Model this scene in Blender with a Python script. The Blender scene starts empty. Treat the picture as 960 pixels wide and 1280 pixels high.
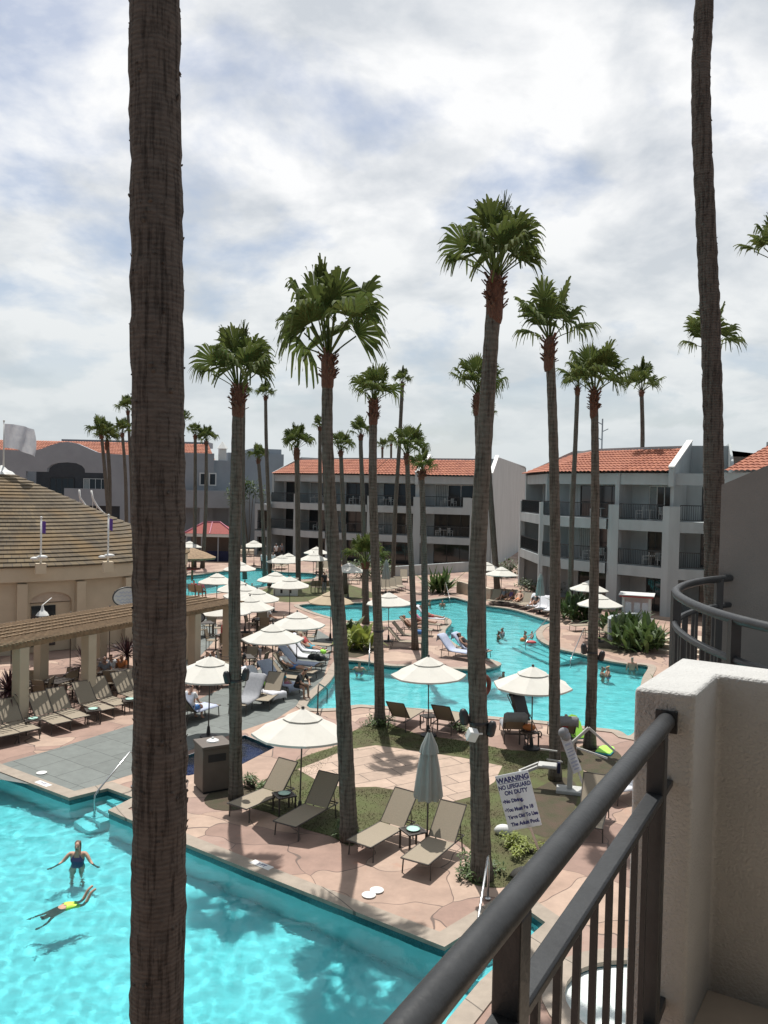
import bpy, bmesh, math, random
from math import sin, cos, pi, radians, sqrt, atan2
from mathutils import Vector, Matrix, noise
from mathutils.geometry import tessellate_polygon
random.seed(7)
SC = bpy.context.scene
COL = SC.collection

# ---------------------------------------------------------------- camera, sky, sun, exposure
H = 8.0                       # eye height above the pool deck, third-floor balcony
F, PITCH, ROLL = 1030.0, radians(1.56), radians(1.25)
FW = Vector((0, cos(PITCH), -sin(PITCH)))
U0 = Vector((0, sin(PITCH), cos(PITCH)))
R0 = Vector((1, 0, 0))
RT = R0 * cos(ROLL) + U0 * sin(ROLL)
UP = U0 * cos(ROLL) - R0 * sin(ROLL)
cd = bpy.data.cameras.new('camera')
cd.sensor_width = 36.0
cd.lens = F / 1280 * 36.0
cd.clip_start, cd.clip_end = 0.05, 4000
cam = bpy.data.objects.new('camera', cd)
COL.objects.link(cam)
cam.matrix_world = Matrix(((RT.x, UP.x, -FW.x, 0), (RT.y, UP.y, -FW.y, 0), (RT.z, UP.z, -FW.z, H), (0, 0, 0, 1)))
SC.camera = cam

SUN_EL, SUN_AZ = radians(70), radians(-13)     # ahead of the camera, slightly left
SDIR = Vector((sin(SUN_AZ) * cos(SUN_EL), cos(SUN_AZ) * cos(SUN_EL), sin(SUN_EL)))
sd = bpy.data.lights.new('sun', 'SUN')
sd.energy, sd.angle, sd.color = 4.6, radians(0.55), (1.0, 0.965, 0.91)
sun = bpy.data.objects.new('sun', sd)
COL.objects.link(sun)
sd.cycles.is_caustics_light = True
sun.location = (0, 0, 60)
sun.rotation_euler = SDIR.to_track_quat('Z', 'Y').to_euler()

W = bpy.data.worlds.new('World')
SC.world = W
W.use_nodes = True
wn, wl = W.node_tree.nodes, W.node_tree.links
bg = wn['Background']
bg.inputs['Strength'].default_value = 0.1
sky = wn.new('ShaderNodeTexSky')
sky.sky_type = 'NISHITA'
sky.sun_disc = False
sky.sun_elevation, sky.sun_rotation = SUN_EL, SUN_AZ
sky.dust_density = 2.0
tc = wn.new('ShaderNodeTexCoord')
sep = wn.new('ShaderNodeSeparateXYZ')
wl.new(tc.outputs['Generated'], sep.inputs[0])
def wmath(op, a, b=None, clamp=False):
    n = wn.new('ShaderNodeMath'); n.operation = op; n.use_clamp = clamp
    for i, v in enumerate((a, b)):
        if v is None: continue
        if isinstance(v, (int, float)): n.inputs[i].default_value = v
        else: wl.new(v, n.inputs[i])
    return n.outputs[0]
zc = wmath('MAXIMUM', sep.outputs['Z'], 0.0)
den = wmath('ADD', zc, 0.34)
cx = wmath('DIVIDE', sep.outputs['X'], den)
cy = wmath('DIVIDE', sep.outputs['Y'], den)
cmb = wn.new('ShaderNodeCombineXYZ')
wl.new(cx, cmb.inputs[0]); wl.new(cy, cmb.inputs[1])
def wnoise(scale, det, rough, dist, off):
    m = wn.new('ShaderNodeMapping'); m.inputs['Location'].default_value = off
    wl.new(cmb.outputs[0], m.inputs[0])
    n = wn.new('ShaderNodeTexNoise')
    n.inputs['Scale'].default_value = scale; n.inputs['Detail'].default_value = det
    n.inputs['Roughness'].default_value = rough; n.inputs['Distortion'].default_value = dist
    wl.new(m.outputs[0], n.inputs['Vector'])
    return n.outputs['Fac']
n1 = wnoise(3.2, 9, 0.55, 0.2, (3.1, 1.7, 0))
n2 = wnoise(3.6, 9, 0.54, 0.25, (8.3, 4.2, 0))
ramp = wn.new('ShaderNodeValToRGB')             # cloud tone
ramp.color_ramp.elements[0].position = 0.39; ramp.color_ramp.elements[0].color = (5.4, 5.75, 6.2, 1)
ramp.color_ramp.elements[1].position = 0.57; ramp.color_ramp.elements[1].color = (8.5, 8.55, 8.6, 1)
wl.new(n2, ramp.inputs[0])
cov = wn.new('ShaderNodeMapRange')              # coverage: holes only where the noise is low
cov.inputs[1].default_value = 0.32; cov.inputs[2].default_value = 0.47
cov.inputs[3].default_value = 0.30; cov.inputs[4].default_value = 1.0
# thinner cloud towards the upper left, where blue shows through
gapd = wn.new('ShaderNodeVectorMath'); gapd.operation = 'DOT_PRODUCT'; gapd.inputs[1].default_value = Vector((-.42, .76, .50)).normalized()
wl.new(tc.outputs['Generated'], gapd.inputs[0])
gapm = wn.new('ShaderNodeMapRange'); gapm.interpolation_type = 'SMOOTHSTEP'
gapm.inputs[1].default_value = 0.90; gapm.inputs[2].default_value = 1.0; gapm.inputs[3].default_value = 0.0; gapm.inputs[4].default_value = 0.13
wl.new(gapd.outputs['Value'], gapm.inputs[0])
wl.new(wmath('SUBTRACT', n1, gapm.outputs[0]), cov.inputs[0])
hz = wn.new('ShaderNodeMapRange')               # low sky: an even pale veil of far cloud
hz.inputs[1].default_value = 0.02; hz.inputs[2].default_value = 0.34
hz.inputs[3].default_value = 0.85; hz.inputs[4].default_value = 0.0
wl.new(sep.outputs['Z'], hz.inputs[0])
veil = wn.new('ShaderNodeMixRGB'); veil.inputs[2].default_value = (5.5, 6.0, 6.15, 1)
wl.new(hz.outputs[0], veil.inputs[0]); wl.new(ramp.outputs[0], veil.inputs[1])
mx = wn.new('ShaderNodeMixRGB')
cov2 = wmath('MAXIMUM', cov.outputs[0], hz.outputs[0])
wl.new(cov2, mx.inputs[0]); wl.new(sky.outputs[0], mx.inputs[1]); wl.new(veil.outputs[0], mx.inputs[2])
# unseen sky behind the viewer dimmed and blued, to deepen shade on facades
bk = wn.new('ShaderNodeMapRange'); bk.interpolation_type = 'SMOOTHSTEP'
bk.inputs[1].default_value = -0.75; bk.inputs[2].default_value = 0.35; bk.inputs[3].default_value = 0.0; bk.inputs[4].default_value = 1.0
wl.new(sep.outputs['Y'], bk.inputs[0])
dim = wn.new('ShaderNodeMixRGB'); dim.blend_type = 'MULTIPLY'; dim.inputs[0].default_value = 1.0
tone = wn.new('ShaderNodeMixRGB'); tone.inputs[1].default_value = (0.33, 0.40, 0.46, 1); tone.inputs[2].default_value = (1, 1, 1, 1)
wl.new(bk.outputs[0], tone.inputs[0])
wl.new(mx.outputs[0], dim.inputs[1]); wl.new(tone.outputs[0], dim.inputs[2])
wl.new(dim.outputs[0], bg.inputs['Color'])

vs = SC.view_settings
vs.view_transform, vs.look, vs.exposure, vs.gamma, vs.use_curve_mapping = 'Standard', 'None', 0.22, 1.0, False
SC.render.film_transparent = False
cy_ = SC.cycles
cy_.use_denoising = True
cy_.max_bounces = 8; cy_.diffuse_bounces = 3; cy_.glossy_bounces = 3; cy_.transmission_bounces = 4; cy_.transparent_max_bounces = 12
cy_.caustics_reflective = False; cy_.caustics_refractive = True
cy_.sample_clamp_indirect = 6

# ---------------------------------------------------------------- placement helpers
def G(px, py, z=0.0):
    """Point at height z seen at pixel (px,py) of the 960x1280 photograph."""
    d = FW + RT * ((px - 480) / F) - UP * ((py - 640) / F)
    t = (z - H) / d.z
    return Vector((d.x * t, d.y * t, z))
def V(px, py, Y):
    """Point at forward distance Y seen at pixel (px,py)."""
    d = FW + RT * ((px - 480) / F) - UP * ((py - 640) / F)
    t = Y / d.y
    return Vector((d.x * t, Y, H + d.z * t))

# ---------------------------------------------------------------- mesh builder
class MB:
    def __init__(s): s.v, s.f = [], []
    def add(s, vs, fs):
        o = len(s.v); s.v += [tuple(p) for p in vs]; s.f += [tuple(i + o for i in f) for f in fs]; return s
    def box(s, x0, x1, y0, y1, z0, z1, M=None):
        vs = [Vector(p) for p in ((x0,y0,z0),(x1,y0,z0),(x1,y1,z0),(x0,y1,z0),(x0,y0,z1),(x1,y0,z1),(x1,y1,z1),(x0,y1,z1))]
        if M is not None: vs = [M @ p for p in vs]
        return s.add(vs, [(0,3,2,1),(4,5,6,7),(0,1,5,4),(1,2,6,5),(2,3,7,6),(3,0,4,7)])
    def bar(s, a, b, w, h=None, up=(0,0,1)):
        """Rectangular bar from a to b."""
        a, b = Vector(a), Vector(b); h = h or w
        d = (b - a); L = d.length
        if L < 1e-6: return s
        d /= L; u = Vector(up)
        if abs(d.dot(u)) > .98: u = Vector((1,0,0))
        x = d.cross(u).normalized(); y = x.cross(d)
        vs = []
        for p in (a, b):
            for sx, sy in ((-1,-1),(1,-1),(1,1),(-1,1)): vs.append(p + x*(sx*w/2) + y*(sy*h/2))
        return s.add(vs, [(0,1,2,3),(7,6,5,4),(0,4,5,1),(1,5,6,2),(2,6,7,3),(3,7,4,0)])
    def tube(s, pts, r, n=8, cap=True):
        pts = [Vector(p) for p in pts]
        rs = r if isinstance(r, (list, tuple)) else [r]*len(pts)
        prev = None; vs = []
        for i, p in enumerate(pts):
            d = (pts[min(i+1,len(pts)-1)] - pts[max(i-1,0)]).normalized()
            if prev is None:
                x = d.orthogonal().normalized()
            else:
                x = (prev - d*prev.dot(d)); x = x.normalized() if x.length > 1e-6 else d.orthogonal().normalized()
            prev = x; y = d.cross(x)
            for k in range(n):
                a = 2*pi*k/n; vs.append(p + (x*cos(a) + y*sin(a))*rs[i])
        fs = []
        for i in range(len(pts)-1):
            for k in range(n):
                k2 = (k+1) % n; fs.append((i*n+k, i*n+k2, (i+1)*n+k2, (i+1)*n+k))
        if cap: fs += [tuple(range(n-1,-1,-1)), tuple((len(pts)-1)*n+k for k in range(n))]
        return s.add(vs, fs)
    def lathe(s, prof, n=16, c=(0,0,0), cap=True, a0=0.0):
        vs, fs = [], []
        for r, z in prof:
            for k in range(n):
                a = a0 + 2*pi*k/n; vs.append((c[0]+r*cos(a), c[1]+r*sin(a), c[2]+z))
        for i in range(len(prof)-1):
            for k in range(n):
                k2 = (k+1) % n; fs.append((i*n+k, i*n+k2, (i+1)*n+k2, (i+1)*n+k))
        if cap: fs += [tuple(range(n-1,-1,-1)), tuple((len(prof)-1)*n+k for k in range(n))]
        return s.add(vs, fs)
    def ball(s, c, r, n=10, m=6, sq=(1,1,1)):
        vs, fs = [], []
        for i in range(m+1):
            t = pi*i/m
            for k in range(n):
                a = 2*pi*k/n
                vs.append((c[0]+r*sq[0]*sin(t)*cos(a), c[1]+r*sq[1]*sin(t)*sin(a), c[2]+r*sq[2]*cos(t)))
        for i in range(m):
            for k in range(n):
                k2 = (k+1)%n; fs.append((i*n+k,(i+1)*n+k,(i+1)*n+k2,i*n+k2))
        return s.add(vs, fs)
    def prism(s, poly, f, d0, d1):
        """Extrude a 2D polygon: f(u,w,d) maps to 3D."""
        tri = tessellate_polygon([[Vector((p[0],p[1],0)) for p in poly]])
        n = len(poly)
        vs = [f(p[0],p[1],d0) for p in poly] + [f(p[0],p[1],d1) for p in poly]
        fs = [tuple(t) for t in tri] + [tuple(i+n for i in reversed(t)) for t in tri]
        fs += [(i,(i+1)%n,(i+1)%n+n,i+n) for i in range(n)]
        return s.add(vs, fs)
    def build(s, name, m, parent=None, smooth=False, loc=None, bevel=0, fix=True):
        me = bpy.data.meshes.new(name); me.from_pydata(s.v, [], s.f)
        if fix:
            bm = bmesh.new(); bm.from_mesh(me); bmesh.ops.recalc_face_normals(bm, faces=bm.faces); bm.to_mesh(me); bm.free()
        me.materials.append(m)
        if smooth:
            for p in me.polygons: p.use_smooth = True
            if smooth != 'all':
                me.set_sharp_from_angle(angle=radians(40))
        o = bpy.data.objects.new(name, me); COL.objects.link(o)
        if parent is not None: o.parent = parent
        if loc is not None: o.location = loc
        if bevel:
            b = o.modifiers.new('bevel', 'BEVEL'); b.width = bevel; b.segments = 2; b.limit_method = 'ANGLE'
        return o

def tag(o, label=None, cat=None, group=None, kind=None):
    for k, v in (('label',label),('category',cat),('group',group),('kind',kind)):
        if v: o[k] = v
    return o
def thing(name, label, cat, loc=(0,0,0), rz=0.0, group=None):
    o = bpy.data.objects.new(name, None); COL.objects.link(o)
    o.empty_display_size = .2; o.location = loc; o.rotation_euler = (0,0,rz)
    return tag(o, label, cat, group)
def copy_tree(o, parent=None):
    c = o.copy(); COL.objects.link(c)
    if parent is not None: c.parent = parent
    for ch in [x for x in o.children]: copy_tree(ch, c)
    return c
def inst(proto, label, loc, rz=0.0, group=None, sc=1.0):
    """First use places the prototype itself, then copies of it with all its parts."""
    if not proto.get('_used'):
        o = proto; o['_used'] = 1
    else:
        o = copy_tree(proto)
    o.location = loc; o.rotation_euler = (0,0,rz); o.scale = (sc,sc,sc); o['label'] = label
    if group: o['group'] = group
    return o

# ---------------------------------------------------------------- materials
def newmat(name):
    m = bpy.data.materials.new(name); m.use_nodes = True
    nt = m.node_tree; return m, nt.nodes, nt.links, nt.nodes['Principled BSDF']
def nnode(n, l, typ, ins=None, **kw):
    x = n.new(typ)
    for k, v in kw.items(): setattr(x, k, v)
    for k, v in (ins or {}).items():
        if hasattr(v, 'is_output') or isinstance(v, bpy.types.NodeSocket): l.new(v, x.inputs[k])
        else: x.inputs[k].default_value = v
    return x
def objco(n, l, scale=(1,1,1)):
    t = n.new('ShaderNodeTexCoord'); mp = n.new('ShaderNodeMapping'); mp.inputs['Scale'].default_value = scale
    l.new(t.outputs['Object'], mp.inputs[0]); return mp.outputs[0]
def c4(c): return (c[0], c[1], c[2], 1)
def pm(name, c, rough=.7, var=.2, scale=4, bump=0.0, bscale=40, metal=0.0, c2=None, spec=.5, trans=0.0, stretch=(1,1,1), bdist=.02):
    """Plain material with noise mottling, optional bump and translucency."""
    m, n, l, b = newmat(name)
    co = objco(n, l, stretch)
    nz = nnode(n, l, 'ShaderNodeTexNoise', {'Vector': co, 'Scale': scale, 'Detail': 5.0, 'Roughness': .6})
    a = c2 or tuple(x*(1-var) for x in c); d = c if c2 else tuple(min(1,x*(1+var)) for x in c)
    r = n.new('ShaderNodeValToRGB'); r.color_ramp.elements[0].position = .32; r.color_ramp.elements[1].position = .68
    r.color_ramp.elements[0].color = c4(a); r.color_ramp.elements[1].color = c4(d)
    l.new(nz.outputs['Fac'], r.inputs[0]); l.new(r.outputs[0], b.inputs['Base Color'])
    b.inputs['Roughness'].default_value = rough; b.inputs['Metallic'].default_value = metal
    b.inputs['Specular IOR Level'].default_value = spec
    if bump:
        nb = nnode(n, l, 'ShaderNodeTexNoise', {'Vector': co, 'Scale': bscale, 'Detail': 4.0})
        bp = nnode(n, l, 'ShaderNodeBump', {'Height': nb.outputs['Fac'], 'Strength': bump, 'Distance': bdist})
        l.new(bp.outputs[0], b.inputs['Normal'])
    if trans:
        tr = n.new('ShaderNodeBsdfTranslucent'); l.new(r.outputs[0], tr.inputs[0])
        mx = n.new('ShaderNodeMixShader'); mx.inputs[0].default_value = trans
        out = n['Material Output']; l.new(b.outputs[0], mx.inputs[1]); l.new(tr.outputs[0], mx.inputs[2]); l.new(mx.outputs[0], out.inputs[0])
    return m

def flagstone_mat(name, cols, scale, seam=.018, dist=.5, metric='EUCLIDEAN', rand=1.0):
    """Stamped concrete: big irregular slabs of varied tint with dark seams."""
    m, n, l, b = newmat(name)
    co = objco(n, l)
    nd = nnode(n, l, 'ShaderNodeTexNoise', {'Vector': co, 'Scale': .55, 'Detail': 2.0})
    sub = nnode(n, l, 'ShaderNodeVectorMath', {0: nd.outputs['Color'], 1: (.5,.5,.5)}, operation='SUBTRACT')
    scl = nnode(n, l, 'ShaderNodeVectorMath', {0: sub.outputs[0]}, operation='SCALE'); scl.inputs['Scale'].default_value = dist*4
    ad = nnode(n, l, 'ShaderNodeVectorMath', {0: co, 1: scl.outputs[0]}, operation='ADD')
    fl = nnode(n, l, 'ShaderNodeVectorMath', {0: ad.outputs[0], 1: (1,1,0)}, operation='MULTIPLY')
    v1 = nnode(n, l, 'ShaderNodeTexVoronoi', {'Vector': fl.outputs[0], 'Scale': scale, 'Randomness': rand}, feature='F1')
    v2 = nnode(n, l, 'ShaderNodeTexVoronoi', {'Vector': fl.outputs[0], 'Scale': scale, 'Randomness': rand}, feature='DISTANCE_TO_EDGE')
    r = n.new('ShaderNodeValToRGB'); r.color_ramp.interpolation = 'CONSTANT'
    while len(r.color_ramp.elements) < len(cols): r.color_ramp.elements.new(.5)
    for i, c in enumerate(cols):
        r.color_ramp.elements[i].position = i/len(cols); r.color_ramp.elements[i].color = c4(c)
    sp = nnode(n, l, 'ShaderNodeSeparateColor', {0: v1.outputs['Color']})
    l.new(sp.outputs[0], r.inputs[0])
    nz = nnode(n, l, 'ShaderNodeTexNoise', {'Vector': co, 'Scale': 1.6, 'Detail': 8.0, 'Roughness': .7})
    mr = nnode(n, l, 'ShaderNodeMapRange', {0: nz.outputs['Fac'], 1: .3, 2: .7, 3: .78, 4: 1.16})
    mul = nnode(n, l, 'ShaderNodeVectorMath', {0: r.outputs[0]}, operation='SCALE'); l.new(mr.outputs[0], mul.inputs['Scale'])
    ms = nnode(n, l, 'ShaderNodeMapRange', {0: v2.outputs['Distance'], 1: seam*.4, 2: seam})
    mx = nnode(n, l, 'ShaderNodeMixRGB', {0: ms.outputs[0], 1: (.12,.085,.07,1), 2: mul.outputs[0]})
    # rusty patches
    nr = nnode(n, l, 'ShaderNodeTexNoise', {'Vector': co, 'Scale': .9, 'Detail': 9.0, 'Roughness': .75})
    rr = nnode(n, l, 'ShaderNodeMapRange', {0: nr.outputs['Fac'], 1: .60, 2: .70, 3: 0, 4: .55})
    mx2 = nnode(n, l, 'ShaderNodeMixRGB', {0: rr.outputs[0], 1: mx.outputs[0], 2: (.36,.17,.11,1)})
    l.new(mx2.outputs[0], b.inputs['Base Color']); b.inputs['Roughness'].default_value = .75
    bp = nnode(n, l, 'ShaderNodeBump', {'Height': ms.outputs[0], 'Strength': .5, 'Distance': .02}); l.new(bp.outputs[0], b.inputs['Normal'])
    return m

def slab_mat(name, c, bw, bh, off=.5, rot=0.0, mortar=.012, var=.22):
    """Rectangular flagging."""
    m, n, l, b = newmat(name)
    t = n.new('ShaderNodeTexCoord'); mp = n.new('ShaderNodeMapping'); mp.inputs['Rotation'].default_value = (0,0,rot)
    l.new(t.outputs['Object'], mp.inputs[0]); co = mp.outputs[0]
    nd = nnode(n, l, 'ShaderNodeTexNoise', {'Vector': co, 'Scale': .8, 'Detail': 2.0})
    sc_ = nnode(n, l, 'ShaderNodeVectorMath', {0: nd.outputs['Color']}, operation='SCALE'); sc_.inputs['Scale'].default_value = .10
    ad = nnode(n, l, 'ShaderNodeVectorMath', {0: co, 1: sc_.outputs[0]}, operation='ADD')
    br = nnode(n, l, 'ShaderNodeTexBrick', {'Vector': ad.outputs[0], 'Color1': c4(tuple(x*(1-var) for x in c)), 'Color2': c4(tuple(x*(1+var) for x in c)), 'Mortar': c4(tuple(x*.3 for x in c)),
        'Scale': 1.0, 'Mortar Size': mortar, 'Brick Width': bw, 'Row Height': bh, 'Bias': 0.0})
    br.offset = off; br.squash = 1.35; br.squash_frequency = 3
    nz = nnode(n, l, 'ShaderNodeTexNoise', {'Vector': co, 'Scale': 3.0, 'Detail': 8.0, 'Roughness': .7})
    mr = nnode(n, l, 'ShaderNodeMapRange', {0: nz.outputs['Fac'], 1: .3, 2: .7, 3: .82, 4: 1.14})
    mul = nnode(n, l, 'ShaderNodeVectorMath', {0: br.outputs['Color']}, operation='SCALE'); l.new(mr.outputs[0], mul.inputs['Scale'])
    l.new(mul.outputs[0], b.inputs['Base Color']); b.inputs['Roughness'].default_value = .7
    bp = nnode(n, l, 'ShaderNodeBump', {'Height': br.outputs['Fac'], 'Strength': -.4, 'Distance': .01}); l.new(bp.outputs[0], b.inputs['Normal'])
    return m

def bark_mat(name, ca, cb, ring=9.0):
    m, n, l, b = newmat(name)
    co = objco(n, l)
    wv = nnode(n, l, 'ShaderNodeTexWave', {'Vector': co, 'Scale': ring/6.283*2, 'Distortion': 3.0, 'Detail': 5.0, 'Detail Scale': 3.0, 'Detail Roughness': .65}, wave_type='BANDS', bands_direction='Z')
    co2 = objco(n, l, (22,22,1.3))
    cr = nnode(n, l, 'ShaderNodeTexNoise', {'Vector': co2, 'Scale': 1.0, 'Detail': 5.0, 'Roughness': .7})
    co3 = objco(n, l, (3,3,9))
    vo = nnode(n, l, 'ShaderNodeTexNoise', {'Vector': co3, 'Scale': 2.0, 'Detail': 7.0, 'Roughness': .75})
    a1 = nnode(n, l, 'ShaderNodeMath', {0: wv.outputs['Fac'], 1: .13}, operation='MULTIPLY')
    crr = nnode(n, l, 'ShaderNodeMapRange', {0: cr.outputs['Fac'], 1: .35, 2: .5, 3: 0, 4: 1})
    a2 = nnode(n, l, 'ShaderNodeMath', {0: crr.outputs[0], 1: .35}, operation='MULTIPLY')
    s1 = nnode(n, l, 'ShaderNodeMath', {0: a1.outputs[0], 1: a2.outputs[0]}, operation='ADD')
    a3 = nnode(n, l, 'ShaderNodeMath', {0: vo.outputs['Fac'], 1: .85}, operation='MULTIPLY')
    s2 = nnode(n, l, 'ShaderNodeMath', {0: s1.outputs[0], 1: a3.outputs[0]}, operation='ADD')
    r = n.new('ShaderNodeValToRGB'); r.color_ramp.elements[0].position = .25; r.color_ramp.elements[1].position = 1.0
    r.color_ramp.elements[0].color = c4(tuple(x*.35 for x in ca)); r.color_ramp.elements[1].color = c4(cb)
    e = r.color_ramp.elements.new(.6); e.color = c4(ca)
    l.new(s2.outputs[0], r.inputs[0]); l.new(r.outputs[0], b.inputs['Base Color'])
    b.inputs['Roughness'].default_value = .95; b.inputs['Specular IOR Level'].default_value = .15
    bp = nnode(n, l, 'ShaderNodeBump', {'Height': s2.outputs[0], 'Strength': .9, 'Distance': .03}); l.new(bp.outputs[0], b.inputs['Normal'])
    return m

def water_mat(name, tint, wscale=3.0, strength=.25, wind=(1,1,1)):
    """Pool water: refracting tinted surface with fresnel reflection and ripples."""
    m, n, l, b = newmat(name)
    out = n['Material Output']; n.remove(b)
    co = objco(n, l, wind)
    a = nnode(n, l, 'ShaderNodeTexNoise', {'Vector': co, 'Scale': wscale, 'Detail': 4.0, 'Roughness': .55, 'Distortion': .6})
    bp = nnode(n, l, 'ShaderNodeBump', {'Height': a.outputs['Fac'], 'Strength': strength, 'Distance': .12})
    tr = nnode(n, l, 'ShaderNodeBsdfRefraction', {'Color': c4(tint), 'Roughness': 0.0, 'IOR': 1.33, 'Normal': bp.outputs[0]})
    gl = nnode(n, l, 'ShaderNodeBsdfGlossy', {'Roughness': .02, 'Normal': bp.outputs[0]})
    fr = nnode(n, l, 'ShaderNodeFresnel', {'IOR': 1.33, 'Normal': bp.outputs[0]})
    mx = nnode(n, l, 'ShaderNodeMixShader', {0: fr.outputs[0], 1: tr.outputs[0], 2: gl.outputs[0]})
    l.new(mx.outputs[0], out.inputs[0])
    return m

def glass_mat(name, c=(.02,.025,.03)):
    m, n, l, b = newmat(name)
    b.inputs['Base Color'].default_value = c4(c); b.inputs['Roughness'].default_value = .06; b.inputs['Specular IOR Level'].default_value = .6
    return m

M = {}
M['deck'] = flagstone_mat('stamped_pink_concrete', [(.34,.235,.18),(.255,.165,.13),(.39,.28,.215),(.285,.185,.145),(.36,.245,.185),(.31,.21,.17)], .55, .0075, .5)
M['path'] = slab_mat('pink_flagging', (.38,.28,.215), 1.05, .62, rot=-.55, mortar=.014, var=.1)
M['slate'] = slab_mat('grey_slate', (.135,.15,.14), 1.0, 1.0, off=.0, rot=.62, mortar=.01, var=.1)
M['coping'] = slab_mat('coping_concrete', (.30,.25,.20), 1.6, 30, off=0, rot=-.62, mortar=.012, var=.05)
M['tileband'] = pm('teal_tile', (.02,.10,.115), .25, .5, 30)
M['plaster'] = pm('pool_plaster', (.62,.80,.82), .7, .06, 2)
M['navy'] = pm('navy_tile', (.012,.025,.09), .3, .4, 30)
M['water'] = water_mat('pool_water', (.47,.93,.955), 4.5, .12)
M['water_far'] = water_mat('lagoon_water', (.50,.94,.955), 2.6, .22, (.8,1.3,1))
M['water_navy'] = water_mat('spa_water', (.5,.7,.9), 5, .4)
M['grass'] = pm('lawn', (.085,.105,.033), .95, .4, 1.4, .6, 60, c2=(.075,.06,.03))
M['mulch'] = pm('mulch', (.085,.058,.04), .95, .5, 2.5, .8, 60, c2=(.05,.052,.024))
M['bark'] = bark_mat('palm_bark_grey', (.085,.074,.062), (.165,.148,.125))
M['bark_near'] = bark_mat('palm_bark_brown', (.056,.048,.042), (.125,.108,.094), 22)
M['boots'] = pm('palm_leaf_bases', (.115,.052,.032), .9, .45, 12, .8, 30, stretch=(4,4,1))
M['frond'] = pm('palm_frond', (.125,.15,.042), .65, .3, 2.5, trans=.36, c2=(.055,.085,.022), spec=.15)
M['frond_dry'] = pm('palm_frond_dry', (.13,.115,.06), .7, .3, 4, trans=.25)
M['stucco'] = pm('white_stucco', (.385,.415,.42), .9, .09, .9, .25, 60, stretch=(1.3,1.3,.3))
M['stucco_grey'] = pm('grey_stucco', (.27,.295,.325), .9, .07, .6, .2, 40)
M['recess'] = pm('recess_shade_tone', (.045,.052,.062), .9, .1, 2)  # shade of the hall recesses put into a dark colour
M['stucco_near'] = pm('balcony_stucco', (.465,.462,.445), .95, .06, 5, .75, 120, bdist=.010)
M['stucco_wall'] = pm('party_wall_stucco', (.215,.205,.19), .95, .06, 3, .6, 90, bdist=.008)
M['beige'] = pm('beige_plaster', (.50,.42,.31), .9, .08, .8, .2, 30)
M['tile_roof'] = pm('clay_tile', (.42,.16,.09), .8, .3, 1.7, c2=(.27,.085,.05))
M['shingle'] = None
M['glass'] = glass_mat('dark_glass')
M['curtain'] = pm('curtain', (.32,.35,.35), .9, .1, 3)
M['frame_white'] = pm('white_frame', (.62,.63,.62), .5, .05)
M['dark_metal'] = pm('dark_metal', (.024,.026,.028), .42, .25, 9, .08, 60, spec=.5)
M['bronze'] = pm('bronze_metal', (.055,.045,.038), .5, .1)
M['sling'] = pm('sling_fabric', (.27,.225,.165), .8, .08, 40)
M['canvas'] = pm('cream_canvas', (.62,.60,.545), .9, .04, 3, .15, 8, trans=.12)
M['canvas_backlit_tan'] = pm('backlit_tan_canvas', (.44,.35,.24), .9, .04, 3, .15, 8, trans=.12)  # tan, with the backlit tone of the canopy put into the colour
M['canvas_grey'] = pm('grey_canvas', (.36,.38,.36), .9, .05, 3, .2, 10, trans=.15)
M['towel_white'] = pm('white_towel', (.62,.62,.65), .95, .05, 12, .5, 50)
M['towel_blue'] = pm('pale_blue_towel', (.42,.46,.58), .95, .07, 12, .5, 50)
M['towel_grey'] = pm('grey_towel', (.27,.275,.29), .95, .08, 12, .5, 50)
M['steel'] = pm('steel', (.45,.46,.46), .25, .08, metal=.9)
M['white'] = pm('white_paint', (.62,.62,.60), .5, .05)
M['black'] = pm('black_plastic', (.018,.018,.02), .5, .1)
M['wood'] = pm('weathered_wood', (.25,.17,.10), .85, .3, 6, .3, 30, stretch=(1,1,1))
M['brown_box'] = pm('brown_panel', (.105,.085,.07), .6, .1, 3)
M['red'] = pm('red_roof', (.30,.04,.03), .7, .15)
M['lime'] = pm('lime_plastic', (.35,.75,.08), .6, .05)
M['teal_plastic'] = pm('teal_plastic', (.05,.35,.42), .5, .05)
M['plate'] = pm('mint_plate', (.40,.62,.54), .4, .04)
M['leaf_lime'] = pm('yellow_green_leaf', (.22,.26,.05), .5, .4, 3, trans=.3)
M['leaf_dark'] = pm('dark_green_leaf', (.05,.085,.025), .5, .4, 3, trans=.2)
M['leaf_mid'] = pm('mid_green_leaf', (.085,.13,.04), .5, .4, 3, trans=.25)
M['leaf_purple'] = pm('purple_leaf', (.06,.025,.03), .6, .4, 3, trans=.15)
M['navy_cloth'] = pm('navy_cloth', (.012,.016,.05), .9, .2)
M['flag'] = pm('white_flag', (.62,.63,.66), .8, .12, 3, c2=(.45,.47,.52), trans=.3)
M['purple'] = pm('purple_flag', (.10,.05,.22), .8, .1, trans=.3)
M['sign'] = pm('sign_board', (.72,.74,.77), .5, .03, trans=.4)
M['sign_ink'] = pm('sign_ink', (.03,.035,.16), .6, .02)
M['lift'] = pm('lift_grey', (.42,.42,.40), .5, .08)
M['orange'] = pm('orange_ring', (.14,.045,.03), .7, .2)
M['foam'] = pm('spa_foam', (.72,.74,.72), .6, .2, 5, .8, 6, c2=(.50,.58,.56))
M['stone'] = pm('pale_stone', (.46,.38,.30), .9, .12, 3)
M['rock'] = pm('rock', (.28,.25,.21), .95, .25, 5, .5, 20)
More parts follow.
